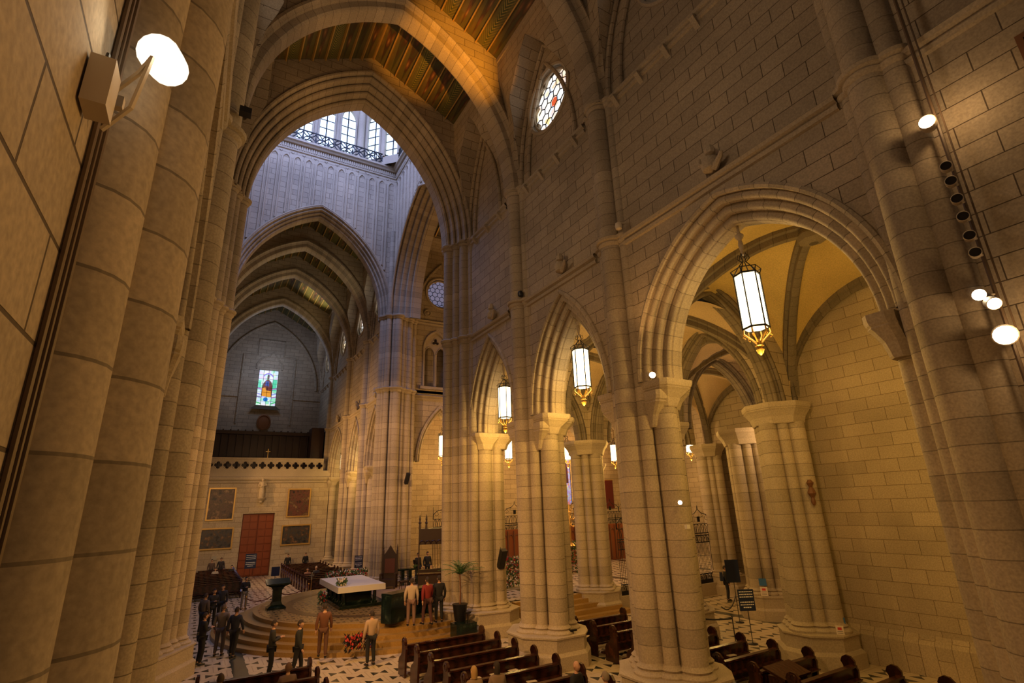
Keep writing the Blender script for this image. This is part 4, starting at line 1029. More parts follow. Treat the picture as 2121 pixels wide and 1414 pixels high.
# blue window in the chancel aisle
win = bpy.data.objects.new('window_%d' % n_w, None); n_w += 1; COL.objects.link(win); win['kind'] = 'structure'; win['label'] = 'blue and yellow stained glass window with standing figures, seen between narrow piers'
P = [(29.9, 5.2), (31.4, 5.2), (31.4, 10.0), (31.2, 10.8), (30.65, 11.5), (30.1, 10.8), (29.9, 10.0)]; wy = 42.5
part(MB().poly(P, [], lambda u, z: (u, wy, z), lambda u, z: (u, z)), 'blue_glass', glass_mat('blue_window_glass', [(.02,.08,.5), (.03,.2,.75), (.02,.05,.3), (.35,.03,.1), (.05,.3,.45), (.03,.1,.6)], 6, 1.4), win)
gl('sun_glass', [(30.75+.55*math.cos(a), 9.9+.8*math.sin(a)) for a in [2*PI*k/12 for k in range(12)]], (1,.7,.05), 1.2)
for x in (30.35, 30.95): gl('figure', [(x-.2, 7.2), (x+.2, 7.2), (x+.16, 8.6), (x+.08, 8.75), (x+.1, 9.0), (x, 9.1), (x-.1, 9.0), (x-.08, 8.75), (x-.16, 8.6)], (.05,.02,.05), .3, .04)
gl('pale_bloom', [(30.7+.3*math.cos(a), 6.9+.25*math.sin(a)) for a in [2*PI*k/8 for k in range(8)]], (.6,.7,.3), .8, .03); gl('pale_bloom', [(30.5+.3*math.cos(a), 6.1+.15*math.sin(a)) for a in [2*PI*k/8 for k in range(8)]], (.9,.7,.8), .9, .03)
bn = thing('red_banner', 'dark red cloth banner hanging on the distant chancel aisle wall', 'banner'); part(MB().box((35.0, 42.3, 4.7), (36.6, 42.36, 7.4)), 'cloth', M['redc'], bn); part(MB().tube([(34.9, 42.3, 7.45), (36.7, 42.3, 7.45)], .04, 6), 'rod', M['gold'], bn)

# ------------------------------------------------------------------ end wall furnishings
def painting_mat(name, seed, base):
    m = mat(name, base, .5); t = NT(m); n = t.noise(2.2+seed*.3, 8, t.n('ShaderNodeNewGeometry').outputs['Position'])
    t.l(t.ramp(n, [(.32, (.012,.01,.012)), (.48, base), (.56, (.06,.035,.02)), (.68, (.2,.11,.06)), (.78, (.34,.26,.17))]), t.b.inputs['Base Color']); return m
def painting(x0, x1, z0, z1, label, seed, base):
    root = thing('framed_painting', label, 'painting', (0,0,0), 'paintings on the far end wall'); y = YE
    mb = MB(); w = .12
    for a, b in (((x0-w, y-.12, z0-w), (x1+w, y, z0)), ((x0-w, y-.12, z1), (x1+w, y, z1+w)), ((x0-w, y-.12, z0), (x0, y, z1)), ((x1, y-.12, z0), (x1+w, y, z1))): mb.box(a, b)
    part(mb, 'gilt_frame', M['goldm'], root)
    mb = MB(); mb.face([(x0, y-.05, z0), (x1, y-.05, z0), (x1, y-.05, z1), (x0, y-.05, z1)]); part(mb, 'canvas', painting_mat('canvas_%d' % seed, seed, base), root)
painting(.78, 2.72, 4.95, 7.5, 'tall dark figure painting in gilt frame, left of the door', 1, (.10,.05,.035))
painting(7.32, 9.15, 5.0, 7.35, 'tall red-toned figure painting in gilt frame, right of the door', 2, (.13,.04,.03))
painting(.4, 2.9, 2.55, 4.1, 'wide grey-brown painting in gilt frame, lower left of the door', 3, (.05,.045,.05))
painting(7.05, 9.4, 2.55, 4.1, 'wide dim landscape painting in gilt frame, lower right of the door', 4, (.05,.05,.05))
def statue(x, y, z, label, h=1.7, m='plain'):
    root = thing('stone_statue', label, 'statue', (x, y, z))
    part(MB().lathe((0, 0), [(.22,0),(.26,h*.1),(.24,h*.35),(.18,h*.55),(.25,h*.72),(.24,h*.8),(.08,h*.84),(.07,h*.87),(.12,h*.91),(.13,h*.96),(.06,h)], 12), 'robed_figure', M[m], root, True)
    mb = MB(); mb.tube([(.22, -.02, h*.78), (.3, -.12, h*.62), (.1, -.26, h*.6)], [.08,.07,.05], 6); mb.tube([(-.22, -.02, h*.78), (-.3, -.12, h*.6), (-.05, -.27, h*.55)], [.08,.07,.05], 6); part(mb, 'arms', M[m], root, True)
    part(MB().lathe((0, 0), [(.04,-.55),(.16,-.42),(.14,-.3),(.3,-.12),(.34,-.05),(.34,0)], 10), 'bracket', M[m], root)
    return root
statue(4.9, YE-.35, 6.7, 'stone statue of a robed figure on a bracket above the brown door')
mb = MB(); mb.grid([[(5.05+r*math.cos(a), YU-t, 14.85+r*1.25*math.sin(a)) for r, t in ((.7,0),(.7,.12),(.58,.15),(.55,.05),(.3,.08),(.0,.1))] for a in [2*PI*k/24 for k in range(25)]])
tag(mb.build('gilt_medallion', mat('bronze_brown', (.22,.09,.03), .5, .3), None, True), 'oval bronze-brown medallion below the stained glass window', 'medallion')
root = thing('choir_stalls', 'dark wooden stalls filling the gallery behind the stone balustrade', 'stalls')
part(MB().box((-.2, 58.5, 9.1), (10.6, 58.8, 13.3)), 'back_panels', M['darkwood'], root)
mb = MB()
for i in range(17): mb.box((-.2+i*.66, 58.3, 9.1), (-.08+i*.66, 58.5, 13.4))
mb.box((-.2, 57.9, 12.9), (10.6, 58.6, 13.2)); part(mb, 'canopy_and_posts', M['darkwood'], root)
part(MB().box((9.2, 56.5, 9.1), (10.4, 58.5, 13.6)), 'end_case', M['darkwood'], root)
cr = thing('brass_cross', 'small brass processional cross standing in the dark gallery', 'cross'); mb = MB(); mb.tube([(5.15, 55.2, 9.1), (5.15, 55.2, 11.2)], .035, 6); mb.tube([(4.95, 55.2, 10.95), (5.35, 55.2, 10.95)], .03, 6); part(mb, 'staff', M['gold'], cr)
for x, z, l in ((.35, 1.9, 'small grey wall shrine at the left of the far wall'), ): 
    r = thing('wall_shrine', l, 'shrine'); part(MB().box((x-.2, YE-.25, z-.3), (x+.25, YE, z+.55)), 'niche', M['plain'], r); part(MB().lathe((x, YE-.28), [(.1, z-.3), (.12, z), (.05, z+.2), (.07, z+.3), (.02, z+.42)], 8), 'figure', M['midwood'], r, True)
for x, z, l in ((1.75, 1.75, 'small pale wall plaque left of the door'), (7.6, 1.95, 'small square plaque right of the door')):
    r = thing('wall_plaque', l, 'plaque'); part(MB().box((x-.22, YE-.04, z-.18), (x+.22, YE, z+.18)), 'plate', M['plain'], r); part(MB().box((x-.17, YE-.05, z-.13), (x+.17, YE-.04, z+.13)), 'face', mat('grey_plaque', (.35,.32,.25), .5), r)

# ------------------------------------------------------------------ small carvings and corbels on the string course
for y, l in ((7.24, 'weathered carved beast on the string course over the widest arch'), (14.1, 'carved beast on the string course over the middle arch'), (19.6, 'carved beast on the string course over the narrow arch'), (38.5, 'carved beast on the string course just past the crossing'), (44.0, 'second carved beast on the string course in the far arm'), (51.1, 'farthest carved beast on the string course')):
    r = thing('carved_beast', l, 'carving', (10.72, y, ZS+.1), 'carved beasts on the string course')
    mb = MB(); mb.lathe((-.1, 0), [(.02, 0), (.22, .1), (.27, .28), (.2, .45), (.1, .55)], 9); mb.lathe((-.22, -.12), [(.02, .42), (.13, .48), (.15, .6), (.08, .72), (.02, .74)], 8); part(mb, 'body', M['plain'], r, True)
    mb = MB(); mb.tube([(-.15, -.12, .05), (-.25, -.42, .22), (-.3, -.5, .3)], [.1,.07,.04], 6); mb.tube([(-.1, .15, .3), (-.12, .32, .45), (-.1, .3, .62)], [.07,.05,.03], 6); part(mb, 'limbs', M['plain'], r, True)
for y, z, l in ((10.75, ZS+.32, 'small white security camera by the ring of the pier left of the widest arch'), (16.85, ZS+.32, 'small dark security camera by the ring of the pier between the narrow arches')):
    r = thing('security_camera', l, 'camera', (10.5, y, z), 'security cameras'); part(MB().lathe((0, 0), [(.02,-.14),(.1,-.1),(.12,0),(.1,.1),(.03,.14)], 12), 'dome', M['black'] if y > 15 else M['cream'], r, True); part(MB().tube([(0,0,.1), (.25,0,.16)], .03, 6), 'arm', M['cream'], r)

# ------------------------------------------------------------------ lanterns
def make_lantern():
    root = thing('hanging_lantern', 'lantern', 'lantern', (0,0,0), 'hanging lanterns in the arches')
    R, H = .31, 1.5
    part(MB().prism([(R*math.cos(PI/3*k), R*math.sin(PI/3*k)) for k in range(6)], 0, H, 1, 1), 'glass', M['lamp'], root)
    mb = MB(); Rr = R+.015
    for k in range(6):
        a = PI/3*k; c = (Rr*math.cos(a), Rr*math.sin(a)); mb.tube([(c[0], c[1], 0), (c[0], c[1], H)], .02, 5)
        b = PI/3*(k+1); d = (Rr*math.cos(b), Rr*math.sin(b)); mb.tube([(c[0], c[1], 0), (d[0], d[1], 0)], .03, 5); mb.tube([(c[0], c[1], H), (d[0], d[1], H)], .03, 5); mb.tube([(c[0]*1.18, c[1]*1.18, H+.14), (d[0]*1.18, d[1]*1.18, H+.14)], .014, 4)
        mb.tube([(c[0], c[1], H), (c[0]*1.18, c[1]*1.18, H+.14)], .014, 4)
        mb.tube([(c[0], c[1], H), (c[0]*.6, c[1]*.6, H+.22), (c[0]*.1, c[1]*.1, H+.42)], .014, 4)
        mb.tube([(.05*math.cos(a), .05*math.sin(a), H+.4), (.16*math.cos(a), .16*math.sin(a), H+.5), (.12*math.cos(a), .12*math.sin(a), H+.62), (.05*math.cos(a), .05*math.sin(a), H+.55)], .012, 4)
    part(mb, 'iron_frame', M['ironb'], root)
    mb = MB()
    for k in range(6):
        a = PI/3*k; mb.tube([(R*math.cos(a), R*math.sin(a), -.02), (R*1.05*math.cos(a), R*1.05*math.sin(a), -.14), (R*.5*math.cos(a), R*.5*math.sin(a), -.3), (.05*math.cos(a), .05*math.sin(a), -.42)], [.02,.03,.02,.03], 5)
        mb.tube([(R*.9*math.cos(a), R*.9*math.sin(a), -.16), (R*1.15*math.cos(a), R*1.15*math.sin(a), -.22), (R*.95*math.cos(a), R*.95*math.sin(a), -.27)], .016, 4)
    mb.lathe((0, 0), [(.02,-.72),(.07,-.66),(.1,-.58),(.05,-.52),(.11,-.48),(.04,-.42),(.04,-.3)], 10); part(mb, 'gilt_basket', M['gold'], root, True)
    mb = MB().lathe((0, 0), [(.05,H+.6),(.03,H+.66),(.055,H+.8),(.07,H+.92),(.045,H+1.05),(.11,H+1.14),(.12,H+1.2),(.05,H+1.26),(.035,H+1.34),(.035,H+1.64),(.13,H+1.68),(.13,H+1.75)], 10); part(mb, 'hanging_rod', M['plain'], root, True)
    return root
lan = make_lantern(); first = True
LANS = [(11.45, 7.35, 9.22, 'big bright lantern hanging in the widest arch', .96), (11.45, 14.38, 9.2, 'bright lantern hanging in the middle pointed arch', .93), (11.45, 20.1, 9.0, 'bright lantern in the narrow arch beside the crossing pier', .93),
        (11.45, 44.45, 9.0, 'lantern in the far arm nearer to the crossing pier', .95), (11.45, 51.5, 9.0, 'farthest lantern, beside the stone balustrade', .95),
        (15.2, 36.2, 8.9, 'lantern peeping out left of the crossing pier at the photo centre', 1.), (20.9, 36.3, 8.8, 'distant lantern low in the narrow gap right of the crossing pier', .95), (26.7, 36.3, 8.8, 'distant lantern over the blue stained glass window', .95), (32.0, 36.4, 8.8, 'distant lantern between the middle piers, left of the red banner', .95),
        (20.9, 23.1, 9.0, 'lantern edge hiding left of the tall gap behind the steps pier', .95), (33.0, 28.6, 8.8, 'small far lantern above the yellow-lit pier', .9)]
for x, y, z, lb, sc in LANS:
    o = lan if first else copy_tree(lan); first = False
    zt_ = 26.6 if x == 33.0 else 13.8 if (x, y) == (20.9, 23.1) else 12.6
    if LANS.index((x, y, z, lb, sc)) > 2: part(MB().tube([(0, 0, 3.1), (0, 0, (zt_-z)/sc)], .018, 5), 'chain', M['ironb'], o)
    o.location = (x, y, z); o.scale = (sc, sc, sc); o['label'] = lb; o.rotation_euler.z = .26
    lamp('POINT', (x, y, z-1.0*sc), LAN_W, AMBER, .2, name='lantern_light')

# ------------------------------------------------------------------ floodlights and cables
def floodlight(loc, tgt, label, r=.12, L=.26, lit=True, body='cream', name='floodlight'):
    loc = Vector(loc); d = (Vector(tgt)-loc).normalized(); root = thing(name, label, 'spotlight', loc, None, None)
    a = d.orthogonal().normalized(); b = d.cross(a)
    rows = [[(a*math.cos(2*PI*k/16)+b*math.sin(2*PI*k/16))*rr+d*t for k in range(16)] for rr, t in ((.02, -L), (r*.7, -L*.97), (r*.95, -L*.8), (r, -L*.3), (r, 0), (r*.9, .005), (r*.88, -.02))]
    part(MB().grid(rows, closed_j=True), 'housing', M[body], root, True)
    mb = MB(); mb.face([(a*math.cos(2*PI*k/16)+b*math.sin(2*PI*k/16))*r*.88-d*.015 for k in range(16)]); part(mb, 'lens', M['bulb'] if lit else M['black'], root)
    return root
FA = 7.2
# left floodlight cluster
fl = floodlight((-.44, 2.5, 7.33), (-.62, 1.6, 7.0), 'big round white floodlight blazing before the left shafts', .095, .19)
M['whiteglow'] = mat('glare_white_housing', (1,.95,.85), .4, emit=(1,.9,.72), es=2.2)  # emission stands in for the lamp's glare over its housing
for c in fl.children:
    if c.name.startswith('housing'): c.material_slots[0].material = M['whiteglow']
r = thing('driver_box', 'beige electrical box strapped beside the cable on the left wall', 'electrical box', (-.60, 2.42, 6.98)); part(MB().box((-.04, -.07, -.12), (.05, .07, .12)), 'case', M['cream'], r); part(MB().tube([(.0, 0, .12), (.0, .0, .19), (.0, .06, .2), (-.01, .1, .14)], .009, 6), 'cable_loop', M['black'], r)
r = thing('cable_run', 'dark cables and pipe running up beside the two huge left shafts', 'cables')
mb = MB()
for k, (dx, dy) in enumerate(((0, 0), (.03, .05), (.05, .11))): mb.tube([(-.635+dx*.6, 2.66+dy*.3, 0), (-.635+dx*.6, 2.66+dy*.3, 16)], (.013, .008, .011)[k], 6)
part(mb, 'pipes', mat('brown_cable', (.14,.09,.05), .5), r, True)
mb = MB()
for z in (6.9, 7.1): mb.tube([(-.60, 2.6, z), (-.5, 2.52, z+.1), (-.46, 2.5, 7.3)], .012, 5)
mb.obox((-.57, 2.58, 7.05), (1,0,0), (0,1,0), (0,0,1), .03, .02, .03); part(mb, 'clamps', M['cream'], r)
# right column of lamps
r = thing('lamp_pole', 'thin vertical pole of lamps beside the right-hand pier', 'pole'); mb = MB(); mb.tube([(10.42, 2.6, 2), (10.42, 2.6, 15)], .03, 6); mb.tube([(10.46, 2.52, 2), (10.46, 2.52, 15)], .015, 5)
part(mb, 'tube', mat('brown_pole', (.12,.08,.05), .5), r, True)
for z in (11.4, 8.13, 7.9, 7.45, 10.41, 10.12, 9.78, 9.45, 9.1, 8.83):
    pass
for (x, y, z, lb, rr, tg) in ((10.2, 2.67, 11.39, 'bright floodlight high on the right pier, top of the lamp column', .13, (4, 1.5, 11)), (10.2, 2.74, 8.13, 'lit floodlight just below the row of dark spotlights', .1, (6, 1, 6)), (10.2, 2.6, 7.93, 'lit floodlight right beneath its twin in the lamp column', .1, (6, 0, 5)), (10.2, 2.6, 7.42, 'largest glaring floodlight at the right edge of the photo', .16, (4, 1, 5.5))):
    floodlight((x, y, z), tg, lb, rr)
    b = thing('lamp_bracket', 'short bracket of the %s' % lb, 'bracket'); part(MB().tube([(x+.05, y, z), (10.42, 2.6, z)], .02, 5), 'arm', M['cream'], b)
for i, z in enumerate((10.41, 10.12, 9.78, 9.45, 9.1, 8.80)):
    o = floodlight((10.13, 2.6, z), (5, 1.2, z-.6), '%s of the six unlit black-faced spotlights in the lamp column' % ['topmost', 'second from the top', 'third from the top', 'fourth from the top', 'fifth from the top', 'lowest'][i], .085, .2, False)
    o['group'] = 'unlit spotlights in the lamp column'; o.name = 'spotlight'
    part(MB().tube([(.1, 0, 0), (.3, 0, 0)], .02, 5), 'arm', M['cream'], o)
floodlight((10.8, 10.35, 8.66), (6, 5, 9.0), 'small glowing floodlight on the capital left of the widest arch', .1, .14)
floodlight((11.0, 10.1, 5.15), (6, 5, 4.6), 'small lit spotlight low on the round shaft of the middle pier', .06, .12)
b = thing('white_sensor', 'little white box fixed below the lit spotlight on the pier', 'sensor', (11.05, 10.02, 4.55)); part(MB().box((-.06, -.06, -.05), (.06, .02, .05)), 'case', M['white'], b)
floodlight((10.95, 34.6, 8.0), (9, 30, 7.5), 'upper of two glowing spots on the far crossing pier', .1, .14); floodlight((10.95, 34.6, 7.6), (9, 30, 7.2), 'lower of two glowing spots on the far crossing pier', .1, .14)
b = thing('black_bracket_lamp', 'tiny black lamp fixed on the left shaft by the upper ring', 'lamp', (-.2, 10.95, 13.75)); part(MB().box((-.12, -.1, -.07), (.12, .1, .07)), 'case', M['black'], b)
sp = thing('column_speaker', 'slim black loudspeaker angled on the crossing pier', 'speaker', (11.95, 21.6, 3.0)); part(MB().obox((0,0,0), (1,0,0), (0,.9,.43), (0,-.43,.9), .14, .12, .42), 'case', M['black'], sp); part(MB().tube([(0, .1, .3), (0, .3, 1.0), (0, .3, 6)], .015, 5), 'cable', M['black'], sp)
sp = thing('column_speaker', 'slim dark loudspeaker bracketed on the far crossing pier over the stall', 'speaker', (11.9, 34.4, 7.2)); part(MB().obox((0,0,0), (1,0,0), (0,.8,.6), (0,-.6,.8), .12, .1, .4), 'case', M['black'], sp); part(MB().tube([(0, 0, 0), (.0, .5, -.1)], .03, 5), 'bracket', M['black'], sp)
sc = thing('carved_sconce', 'small carved wall sconce high on the aisle pier by the yellow wall', 'sconce', (18.15, 10.75, 5.3)); part(MB().lathe((0, 0), [(.03,-.4),(.08,-.3),(.05,-.15),(.14,0),(.1,.12),(.05,.2),(.12,.34),(.05,.45)], 8), 'bracket', M['midwood'], sc, True); part(MB().tube([(0,0,.1), (.3,.1,.0)], .03, 5), 'arm', M['midwood'], sc)

# ------------------------------------------------------------------ notices and signs
def notice(x, y, z, lb, w=.2, h=.28, col='paperw', dot=True, rot=0):
    r = thing('wall_notice', lb, 'notice', (x, y, z), None, None, rot); part(MB().box((-w/2, -.02, -h/2), (w/2, 0, h/2)), 'sheet', M[col], r)
    if dot:
        part(MB().box((-w*.25, -.025, h*.1), (w*.25, -.02, h*.35)), 'red_mark', M['redp'], r); mb = MB(); [mb.box((-w*.35, -.025, -h*.05-j*.05), (w*.35, -.02, -h*.02-j*.05)) for j in range(3)]; part(mb, 'printed_lines', M['black'], r)
RN = -.9
notice(18.12, 10.72, 1.1, 'white notice with red mark at the foot of the aisle pier', .22, .3, 'paperw', True, RN); notice(18.45, 10.8, 1.28, 'blue notice beside the white one at the aisle pier foot', .2, .3, 'blue', False, RN)
notice(22.35, 16.3, 1.22, 'white notice with red mark on the shadowed outer pier', .3, .36, 'paperw', True, RN); notice(22.35, 16.3, 1.6, 'blue notice above the white one on the shadowed outer pier', .3, .3, 'blue', False, RN)
def sign_stand(x, y, lb, h=1.5, w=.55, hh=.7, rot=-.55, text=True, col='signb'):
    r = thing('sign_stand', lb, 'sign', (x, y, 0), 'sign stands', None, rot)
    part(MB().lathe((0, 0), [(.18,0),(.18,.03),(.03,.05),(.02,.06)], 14), 'base', M['ironb'], r, True); part(MB().tube([(0,0,.04), (0,0,h)], .015, 6), 'pole', M['ironb'], r)
    b = part(MB().box((-w/2, -.03, h-hh*.3), (w/2, -.01, h+hh*.7)), 'board', M[col], r)
    if text:
        mb = MB()
        for j in range(7):
            z = h+hh*.58-j*hh*.12; ww = w*(.42 if j in (0, 1, 2, 4, 5) else .25)
            if j == 3: continue
            k = -ww
            while k < ww: L = random.uniform(.03, .08); mb.box((k, -.036, z-.012), (min(ww, k+L), -.03, z+.022)); k += L+.018
        part(mb, 'lettering', M['signw'], r)
sign_stand(18.6, 14.4, 'navy signboard with white lettering in the outer aisle, nearer one', 1.35, .6, .75)
sign_stand(21.3, 17.0, 'plain dark navy board on a pole, farther back in the outer aisle', 1.9, .6, .95, text=False)
sign_stand(9.6, 36.9, 'navy sign on a pole beside the palm behind the altar', 1.9, .5, .75, -.3)
sign_stand(4.4, 51.5, 'small dark sign with white text standing before the brown door', 1.3, .85, 1.15, -.1)
sign_stand(4.9, 39.4, 'dark sign board on a pole at the corner of the far right pews', 1.55, .5, .55, -.1, text=False)
r = thing('rope_barrier', 'black rope barrier with posts in the outer aisle', 'barrier'); mb = MB()
PT = [(18.9, 17.0), (21.3, 17.0), (17.9, 14.6), (16.4, 12.9)]
for x, y in (PT[2], (16.9, 15.6)): mb.lathe((x, y), [(.16,0),(.16,.02),(.02,.05),(.02,.95),(.035,1.0)], 10)
part(mb, 'posts', M['ironb'], r, True); mb = MB()
def sag(a, b, d=.25, n=8): return [(a[0]+(b[0]-a[0])*t, a[1]+(b[1]-a[1])*t, a[2]+(b[2]-a[2])*t-d*4*t*(1-t)) for t in [i/n for i in range(n+1)]]
mb.tube(sag((17.9, 14.6, .92), (16.9, 15.6, .92), .05), .03, 6); part(mb, 'rope', M['black'], r); part(MB().tube(sag((19.3, 16.2, .95), (21.3, 17, 1.1), .3), .025, 6), 'rope', M['black'], r)

# ------------------------------------------------------------------ presbytery platform, altar and furniture
ZP = .8; PC = (9.4, 29.5)
root = thing('presbytery_platform', 'raised round-fronted marble platform with yellow steps in the crossing', 'platform')
def circ(R, x1=12.5, n=48):
    pts = []
    for k in range(n+1):
        a = PI/2+PI*k/n; pts.append((PC[0]+R*math.cos(a), PC[1]+R*math.sin(a)))
    return pts+[(x1, PC[1]-R*.98), (x1, PC[1]+R*.98)]
mb = MB(); nst = 5
for i in range(nst): mb.prism(circ(8.2-.42*i), ZP*i/nst, ZP*(i+1)/nst)
part(mb, 'yellow_steps', M['ystone'], root)
part(MB().prism(circ(6.3), ZP, ZP+.012), 'patterned_paving', floor_mat('platform_marble', .55, (.33,.22,.085), (.10,.065,.025)), root)
mb = MB(); mb.grid([[(PC[0]+R*math.cos(a), PC[1]+R*math.sin(a), ZP+.018) for R in (4.75, 5.2)] for a in [PI/2+PI*k/48 for k in range(49)]][::-1]); part(mb, 'dark_inlay_ring', mat('brown_marble', (.13,.08,.035), .25), root)
part(MB().prism([(8.9, 26.0), (12.4, 26.0), (12.4, 34.0), (8.9, 34.0)], ZP+.012, ZP+.03), 'sand_carpet', M['carpet'], root)
# altar
root = thing('altar_table', 'green marble altar under a white cloth with flowers, centre of the crossing', 'altar', (7.35, 29.5, ZP+.018))
part(MB().box((-1.0, -2.1, 0), (1.0, 2.1, .14)), 'base', M['green'], root); part(MB().box((-.6, -1.6, .14), (.6, 1.6, .84)), 'core', M['green'], root)
for sx in (-.75, .75):
    for y in (-1.75, -.9, 0, .9, 1.75): part(MB().lathe((sx, y), [(.14,.14),(.14,.2),(.09,.25),(.08,.72),(.13,.8),(.13,.84)], 10), 'column', M['green'], root, True)
part(MB().box((-1.05, -2.15, .84), (1.05, 2.15, .95)), 'slab', M['green'], root)
c = MB(); c.box((-1.12, -2.22, .95), (1.12, 2.22, .975)); 
for a, b in (((-1.13, -2.23), (1.13, -2.23)), ((1.13, -2.23), (1.13, 2.23)), ((1.13, 2.23), (-1.13, 2.23)), ((-1.13, 2.23), (-1.13, -2.23))):
    c.face([(a[0], a[1], .975), (b[0], b[1], .975), (b[0]*1.01, b[1]*1.01, .72), (a[0]*1.01, a[1]*1.01, .72)][::-1])
part(c, 'white_cloth', M['white'], root)
flower_bank(6.3, 6.7, 27.9, ZP+.85, .45, 'small white and green bouquet lying on the altar corner', 60, .5, ('flowerw',), 'altar_bouquet')
flower_bank(6.9, 9.2, 33.6, ZP, 1.1, 'long arrangement of red and cream flowers behind the altar', 260, .7)
flower_bank(5.8, 6.2, 29.6, ZP, .6, 'low posy of pale flowers at the left foot of the altar', 50, .4, ('flowerw', 'flower'), 'posy')
flower_bank(5.3, 6.3, 21.7, .3, .55, 'dark red flower stands at the edge of the platform steps', 90, .35, ('flower',), 'red_flower_stand', 'black')
# lectern
root = thing('marble_lectern', 'dark green marble lectern with flared top left of the altar', 'lectern', (3.9, 30.0, ZP))
mb = MB()
for (a, za), (b, zb) in zip([(.42,0),(.42,.1),(.26,.2),(.2,.35),(.2,.85),(.3,1.0),(.5,1.1)], [(.42,.1),(.26,.2),(.2,.35),(.2,.85),(.3,1.0),(.5,1.1),(.52,1.16)]):
    P = [[(sx*r_, sy*r_*.8, z) for sx, sy in ((-1,-1),(1,-1),(1,1),(-1,1))] for r_, z in ((a, za), (b, zb))]; mb.grid(P, closed_j=True)
part(mb, 'pedestal', M['green'], root); part(MB().obox((0, 0, 1.22), (1,0,0), (0,.97,.2), (0,-.2,.97), .55, .42, .03), 'book_rest', M['green'], root)
# throne
def throne(x, y, z, lb, s=1., rot=0.):
    root = thing('wooden_throne', lb, 'chair', (x, y, z), None, None, rot)
    part(MB().box((-.4, -.35, .42), (.4, .35, .5)), 'seat', M['darkwood'], root)
    part(MB().prism([(-.4,-.0),(.4,0),(.4,.0)], 0, 0) if 0 else MB().poly([(-.42, .5), (.42, .5), (.42, 1.75), (.22, 2.0), (0, 2.35), (-.22, 2.0), (-.42, 1.75)], [], lambda u, w: (u, .3, w), lambda u, w: (u, w)).poly([(-.42, .5), (.42, .5), (.42, 1.75), (.22, 2.0), (0, 2.35), (-.22, 2.0), (-.42, 1.75)], [], lambda u, w: (u, .38, w), lambda u, w: (u, w), True).strip([(-.42, .5), (.42, .5), (.42, 1.75), (.22, 2.0), (0, 2.35), (-.22, 2.0), (-.42, 1.75)], lambda u, w: (u, .3, w), lambda u, w: (u, .38, w)), 'backrest', M['darkwood'], root)
    for sx in (-.42, .42):
        part(MB().box((sx-.05, .28, 0), (sx+.05, .4, 2.05)).lathe((sx, .34), [(.07, 2.05), (.03, 2.12), (.05, 2.18), (.005, 2.42)], 6), 'post', M['darkwood'], root); part(MB().box((sx-.05, -.35, .75), (sx+.05, .3, .82)), 'armrest', M['darkwood'], root); part(MB().box((sx-.05, -.36, 0), (sx+.05, -.26, .78)), 'front_leg', M['darkwood'], root)
    part(MB().box((-.3, .27, .8), (.3, .3, 1.6)), 'cushion', mat('brown_leather', (.12,.03,.02), .5), root)
    part(MB().box((-.4, -.33, .12), (.4, .3, .42)), 'box_base', M['darkwood'], root)
throne(10.3, 32.6, ZP+.03, 'high-backed gabled wooden throne behind the altar', 1, -.5)
st = thing('low_stool', 'small dark stool beside the wooden throne', 'stool', (10.9, 31.6, ZP+.03)); part(MB().box((-.22, -.22, .38), (.22, .22, .44)), 'seat', M['darkwood'], st)
for sx, sy in ((-1,-1),(1,-1),(1,1),(-1,1)): part(MB().tube([(sx*.18, sy*.18, 0), (sx*.16, sy*.16, .38)], .02, 5), 'leg', M['darkwood'], st)
tb = thing('credence_table', 'long dark marble side table with short columns beside the far pier', 'table', (11.6, 33.2, ZP+.012), None, None, -.1)
part(MB().box((-.85, -.3, .86), (.85, .3, .95)), 'top', M['green'], tb)
for x in (-.7, -.25, .2, .68): part(MB().box((x-.1, -.2, .0), (x+.1, .2, .86)), 'leg', M['green'], tb)
pl = thing('potted_plant', 'small potted plant on the end of the dark side table', 'plant', (12.1, 33.1, ZP+.96)); part(MB().lathe((0,0), [(.09,0),(.12,.22),(.13,.24)], 10), 'pot', M['ironb'], pl, True)
def fronds(n, L, seed, up=.9, w=.05, droop=1.):
    rnd = random.Random(seed); mb = MB()
    for i in range(n):
        a = rnd.uniform(0, 2*PI); el = rnd.uniform(.5, 1.25); l = L*rnd.uniform(.7, 1.); pts = []
        for k in range(7):
            t = k/6; r = l*t*math.cos(el)*(1+.3*t); z = l*(t*math.sin(el)-droop*.42*t*t); pts.append(Vector((r*math.cos(a), r*math.sin(a), z)))
        mb.tube(pts, .008, 3)
        sd = Vector((-math.sin(a), math.cos(a), 0))
        for k in range(1, 7):
            for sg in (1, -1):
                for q in (0, .5):
                    p = pts[k-1].lerp(pts[k], q) if k > 0 else pts[0]; d = (pts[k]-pts[k-1]).normalized(); tip = p+(sd*sg*.8+d*.75+Vector((0,0,-.15)))*l*.2*(1.15-k/8)
                    mb.face([p, p+d*w*.8, tip]) 
    return mb
part(fronds(10, .4, 3), 'leaves', M['leaf'], pl)
for part_ in [pl.children[-1]]: part_.location.z = .22
def palm(x, y, z, lb, h=1.5, L=1.0, seed=1, n=22, pot=.5):
    r = thing('potted_palm', lb, 'plant', (x, y, z)); part(MB().lathe((0, 0), [(.22,0),(.3,pot*.9),(.33,pot),(.28,pot)], 14), 'pot', M['ironb'], r, True)
    part(MB().tube([(0,0,pot*.9), (.03,.02,h*.6), (0,0,h)], [.035,.03,.03], 6), 'trunk', M['midwood'], r, True)
    f = part(fronds(n, L, seed), 'fronds', M['leaf'], r); f.location.z = h
palm(9.9, 21.6, ZP, 'slender potted palm in front of the crossing pier', 1.75, 1.1, 5, 26, .62)
palm(10.2, 37.3, 0, 'bushy green potted palm near the far crossing pier by the sign', 1.3, 1.0, 9, 34, .5)
